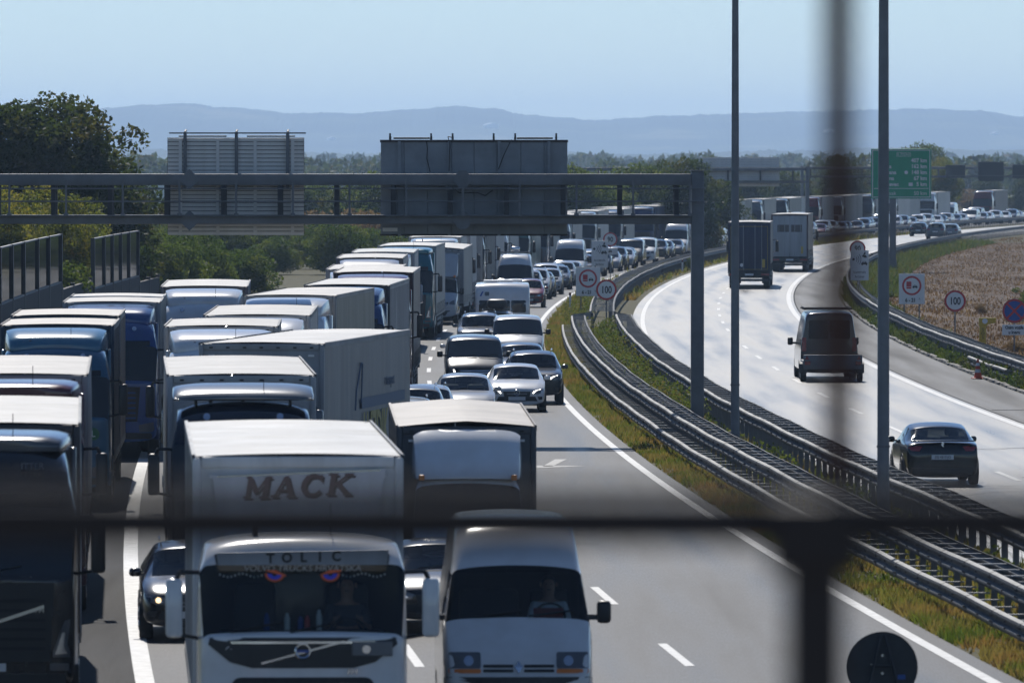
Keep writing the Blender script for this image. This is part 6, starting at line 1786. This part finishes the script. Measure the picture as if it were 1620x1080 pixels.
names = {'hatch': 'hatchback', 'sedan': 'sedan', 'suv': 'sport utility car', 'estate': 'estate car', 'small': 'small car', 'mpv': 'people carrier', 'trafic': 'van', 'sprinter': 'high van'}
cc = [('silver', SIL), ('white', WCAR), ('black', BLK), ('dark grey', GRY), ('navy blue', NAVY), ('pale silver', (.55, .56, .57)), ('mid grey', (.2, .21, .22)), ('dark red', REDC)]
y = 465.0; i = 0; rq = random.Random(41)
while y < 1130 and i < 80:
    kd = rq.choice(['hatch', 'hatch', 'suv', 'estate', 'sedan', 'suv', 'mpv', 'small']); cn, cv = rq.choice(cc[:4] + cc[:6] + cc)
    if 618 < y < 632: kd, cn, cv = 'trafic', 'black', BLK
    elif 684 < y < 697: kd, cn, cv = 'sprinter', 'white', WCAR
    elif i % 11 == 9: kd, cn, cv = rq.choice(['trafic', 'sprinter']), 'white', WCAR
    p = RP(y, -1.75 + rq.uniform(-.3, .35)); f = van if kd in ('trafic', 'sprinter') else car
    f(kd, p.x, p.y, RZ(y), f'{cn} {names[kd]}, {ORD[i]} vehicle behind the small red car in the fast lane', cv, CQ, far=y > 560)
    y += rq.uniform(7.0, 9.6) + (1.5 if kd in ('trafic', 'sprinter') else 0); i += 1
FL = [('white', WHT, 'fh', (.5, .5, .5), .6), ('white', WHT, 'xf', (.42, .43, .45), .5), ('silver white', (.5, .51, .53), 'fh', (.35, .36, .38), .5), ('charcoal', (.03, .035, .04), 'xf', (.4, .39, .37), .5), ('bright red', (.25, .012, .02), 'xf', (.4, .4, .42), .45),
      ('white', WHT, 'xf', (.45, .45, .45), .6), ('sea green', (.03, .13, .12), 'fh', (.05, .12, .11), .35), ('navy', (.015, .03, .09), 'xf', (.04, .06, .13), .4), ('steel blue', (.05, .09, .13), 'fh', (.20, .23, .26), .5), ('dusty white', (.45, .45, .45), 'xf', (.3, .3, .32), .4),
      ('mustard', (.30, .22, .03), 'xf', (.46, .45, .43), .5), ('pale grey', (.4, .42, .44), 'fh', (.42, .42, .43), .55), ('slate', (.06, .09, .13), 'xf', (.30, .28, .27), .4), ('grey', (.25, .26, .28), 'xf', (.40, .42, .44), .5), ('dark navy', (.012, .03, .10), 'fh', (.025, .05, .13), .4),
      ('bright blue', (.03, .11, .30), 'xf', (.3, .3, .32), .45), ('white', WHT, 'fh', (.35, .36, .38), .6), ('dark green', (.02, .06, .03), 'xf', (.06, .10, .07), .3), ('silver', (.4, .41, .43), 'fh', (.4, .4, .4), .5), ('black', (.02, .02, .024), 'fh', (.10, .09, .09), .4),
      ('dark grey', (.12, .13, .14), 'xf', (.22, .22, .22), .4), ('black', (.015, .015, .018), 'fh', (.06, .06, .06), .5), ('white', WHT, 'xf', (.4, .41, .42), .55), ('red', (.20, .02, .03), 'fh', (.48, .48, .5), .5),
      ('white', WHT, 'fh', (.4, .4, .4), .55), ('orange', (.4, .10, .02), 'xf', (.3, .3, .3), .5), ('black', (.02, .02, .025), 'fh', (.15, .15, .16), .4), ('white', WHT, 'xf', (.5, .5, .5), .6), ('blue', (.03, .06, .2), 'fh', (.3, .3, .32), .45), ('white', WHT, 'fh', (.42, .42, .42), .55)]
y = 410.5
for i, (cn, cc_, stl, sd, rfc) in enumerate(FL):
    of = -5.35 if y < 500 else (-4.9, -6.3, -5.5)[i % 3]
    p = RP(y, of + rq.uniform(-.2, .2))
    lorry(p.x, p.y, RZ(y), f'{cn} lorry, {ORD[i]} behind the white box lorry in the lorry lane', cc_, sd, stl, rq.choice(['full', 'full', None]) if stl != 'fh' else 'full', rq.choice(['curtain', 'box']), i, (rfc, rfc, rfc * .98), tuple(v * .8 for v in sd), QL, far=y > 520)
    y += rq.uniform(17.6, 20.2) if y < 520 else rq.uniform(18, 25)
for i, (k, cn, cv) in enumerate((('sprinter', 'white', WCAR), ('estate', 'silver', SIL), ('suv', 'dark grey', GRY), ('trafic', 'pale grey', (.4, .4, .4)))):
    p = RP(y, -5.7); (van if k in ('sprinter', 'trafic') else car)(k, p.x, p.y, RZ(y), f'{cn} {names[k]}, {ORD[i]} vehicle beyond the last white lorry in the lorry lane', cv, CQ, far=True); y += 9.5
p = RP(y, -5.7); lorry(p.x, p.y, RZ(y), 'dark red lorry at the far right end of the visible queue', (.16, .02, .02), (.12, .06, .05), 'fh', 'full', 'curtain', 1, (.6, .6, .6), (.3, .3, .3), QL, far=True)

# ------------------------------------------------------------------ outbound traffic (driving away)
OB = 'vehicles driving away on the outbound lanes'
def away(yr, off): 
    p = RP(yr, off); return p.x, p.y, RZ(yr) + pi
def fwd(x, y, rz, L): return x + L * sin(rz - pi) * -1, y + L * cos(rz - pi)
# coupe
x, y, r_ = 10.15, 201, RZ(201) + pi
fx, fy = x - sin(r_ - pi) * 4.7, y + cos(r_ - pi) * 4.7
pg = car('sedan', fx, fy, r_, 'black coupe driving away past the second lamp post', (.008, .008, .010), OB)
bvr = _car[('sedan', False)][1]
lo = MB()
q = text_mesh('ZG 4517-JO', .085, BLACKP, sx=.9)
t_ = obj('lettering', q, pg, (0, 4.735, 1.06 - .38)); t_.rotation_euler = (0, 0, pi)
obj('badge', MB().prism([(-.035, .92), (.01, .93), (.04, .98), (.02, 1.0), (.035, 1.03), (0, 1.04), (-.04, 1.0), (-.01, .97)], 4.70, 4.715).mesh('badge', CHROME), pg)
obj('boot_spoiler', MB().box(-.75, .75, 4.48, 4.66, 1.045, 1.075, bev=.012).mesh('boot_spoiler', PAINT, 40), pg, color=(.008, .008, .01))
# grey van with trailer
x, y, r_ = 11.08, 298, RZ(298) + pi
L_ = 5.9; fx, fy = x - sin(r_ - pi) * L_, y + cos(r_ - pi) * L_
gv = van('sprinter', fx, fy, r_, 'dark grey van with roof rack towing a low trailer away', (.07, .052, .052), OB); gv.scale = (1, 1, .90)
q = MB()
for yy in (2.4, 3.6, 4.8): q.tube((-.85, yy, 2.74), (.85, yy, 2.74), .03, 6)
for s_ in (-.8, .8): q.tube((s_, 2.3, 2.80), (s_, 5.4, 2.80), .025, 6)
obj('roof_rack', q.mesh('roof_rack', DARK), gv)
rt = root('flat_trailer', (x, y, 0), r_, 'low flat trailer hitched behind the dark grey van', 'trailer', OB)
obj('bed', MB().box(-1.02, 1.02, .3, 2.6, .58, .74, bev=.02).box(-1.02, 1.02, 2.55, 2.62, .45, .95, bev=.02).mesh('bed', GALVD, 40), rt)
obj('drawbar', MB().tube((0, .4, .55), (0, -.4, .5), .05, 6).mesh('drawbar', CHASSIS), rt)
sp = []
for s_ in (-1, 1):
    add_wheel(sp, s_ * .98, 1.5, .30, .2)
    sp.append(('tail_light', MB().box(s_ * .78, s_ * .98, 2.621, 2.65, .60, .72).mesh('tail_light', REDL), -1, None))
    sp.append(('mudguard', MB().prism([(1.1, .30), (1.1, .62), (1.25, .68), (1.75, .68), (1.9, .62), (1.9, .30), (1.86, .30), (1.86, .6), (1.14, .6), (1.14, .3)], s_ * .86, s_ * 1.12, 'x').mesh('mudguard', GALV), -1, None))
    sp.append(('reflector', MB().prism([(s_ * .9 - .08, .78), (s_ * .9 + .08, .78), (s_ * .9, .92)], 2.621, 2.64).mesh('reflector', REDL), -1, None))
place_spec(rt, sp)
# two lorries seen from behind
def away_lorry(xr, yr, label, cabc, side, rear, rframe, seed):
    r = RZ(yr) + pi; L = 16.45
    return lorry(xr - sin(r - pi) * L, yr + cos(r - pi) * L, r, label, cabc, side, 'xf', 'full', 'curtain', seed, (.5, .5, .5), rear, OB, rear=rear, rframe=rframe)
a1 = away_lorry(14.26, 513, 'dark blue trailer with thin yellow border seen from behind', (.1, .1, .12), (.02, .03, .07), (.008, .022, .075), (.01, .018, .045), 0)
for q in ((-1.12, 1.12, 3.70, 3.74), (-1.12, 1.12, 1.12, 1.16), (-1.12, -1.08, 1.161, 3.699), (1.08, 1.12, 1.161, 3.699)):
    obj('border_line', MB().box(q[0], q[1], 16.452, 16.457, q[2], q[3]).mesh('border_line', mat('dull_yellow', (.28, .20, .03), .6)), a1)
obj('marker_plate', MB().box(-.95, -.78, 16.453, 16.46, 1.25, 1.75).mesh('marker_plate', YELLOWP), a1)
for x_ in (.75, .45): obj('limit_sticker', MB().tube((x_, 16.452, 1.4), (x_, 16.46, 1.4), .11, 14).mesh('limit_sticker', WHITEP), a1)
a2 = away_lorry(19.2, 590, 'white trailer with brown roof edge and dark patches seen from behind', (.5, .5, .5), (.2, .12, .10), (.50, .52, .54), (.10, .055, .05), 1)
for x0_, x1_ in ((-.85, -.10), (.05, .85)): obj('dark_patch', MB().box(x0_, x1_, 16.453, 16.46, 2.75, 3.25).mesh('dark_patch', mat('brown_patch', (.10, .085, .08), .6)), a2)
obj('marker_plate', MB().box(-.92, -.78, 16.453, 16.46, 1.25, 1.75).mesh('marker_plate', YELLOWP), a2)
for yr, off, k, cn, cv, lb in ((838, 11.3, 'suv', 'grey', (.10, .11, .12), 'grey sport utility car driving away beyond the green sign'), (872, 7.0, 'hatch', 'black', BLK, 'black hatchback driving away just ahead of the silver estate'), (845, 14.0, 'estate', 'silver', (.22, .23, .25), 'silver grey estate car driving away near the right edge')):
    x, y, r_ = away(yr, off if yr != 845 else 12.2); car(k, x, y, r_, lb, cv, OB)
# ------------------------------------------------------------------ the overpass we stand on and its railing
struct('overpass_deck', MB().box(-32, 32, -3, 10.6, 5.1, 5.95, bev=.03).mesh('overpass_deck', CONC))
rt = root('bridge_railing', (0, 10, 5.95), 0, 'dark steel bridge railing bars out of focus close to the viewer', 'railing')
RZ0 = 5.95
zr = EYE - (827 - 255) / 1350.0 - RZ0
obj('handrail', MB().box(-16, 16, -.02, .02, zr - .026, zr + .026, bev=.006).mesh('handrail', RAILPAINT), rt)
obj('added_thin_rail', MB().box(-16, 16, -.008, .008, zr + .034, zr + .048).mesh('added_thin_rail', RAILPAINT), rt)  # thin extra bar added to grade the dark blur above the handrail
obj('bottom_rail', MB().box(-16, 16, -.02, .02, .12, .16, bev=.006).mesh('bottom_rail', RAILPAINT), rt)
px = (1290 - 810) / 1350.0
for k in (-4, -3, -2, -1, 0, 1, 2, 3):
    x = px + k * 2.5
    p = obj('post', MB().box(x - .034, x + .034, -.034, .034, 0, zr - .031, bev=.006).mesh('post', RAILPAINT), rt)
    obj('collar', MB().box(x - .055, x + .055, -.045, .045, zr - .06, zr + .028, bev=.008).mesh('collar', RAILPAINT), p)
    xu = x + .027
    obj('mesh_upright', MB().box(xu - .018, xu + .018, -.014, .014, zr + .049, zr + 1.3).mesh('mesh_upright', mat('rusty_bar', (.085, .034, .022), .7, var=.3)), rt)
obj('top_rail', MB().box(-16, 16, -.015, .015, zr + 1.3, zr + 1.33).mesh('top_rail', RAILPAINT), rt)

# ------------------------------------------------------------------ haze
m = bpy.data.materials.new('haze_air'); m.use_nodes = True
N = m.node_tree.nodes; N.remove(N['Principled BSDF'])
pv = N.new('ShaderNodeVolumePrincipled')
pv.inputs['Color'].default_value = (.50, .71, 1.0, 1)
pv.inputs['Density'].default_value = .000088
pv.inputs['Anisotropy'].default_value = .5
m.node_tree.links.new(pv.outputs[0], N['Material Output'].inputs['Volume'])
hz = obj('haze', MB().box(-3500, 3500, -300, 19400, -6, 140).mesh('haze', m))
tag(hz, 'pale blue summer haze over the plain and hills', 'haze', None, 'stuff')
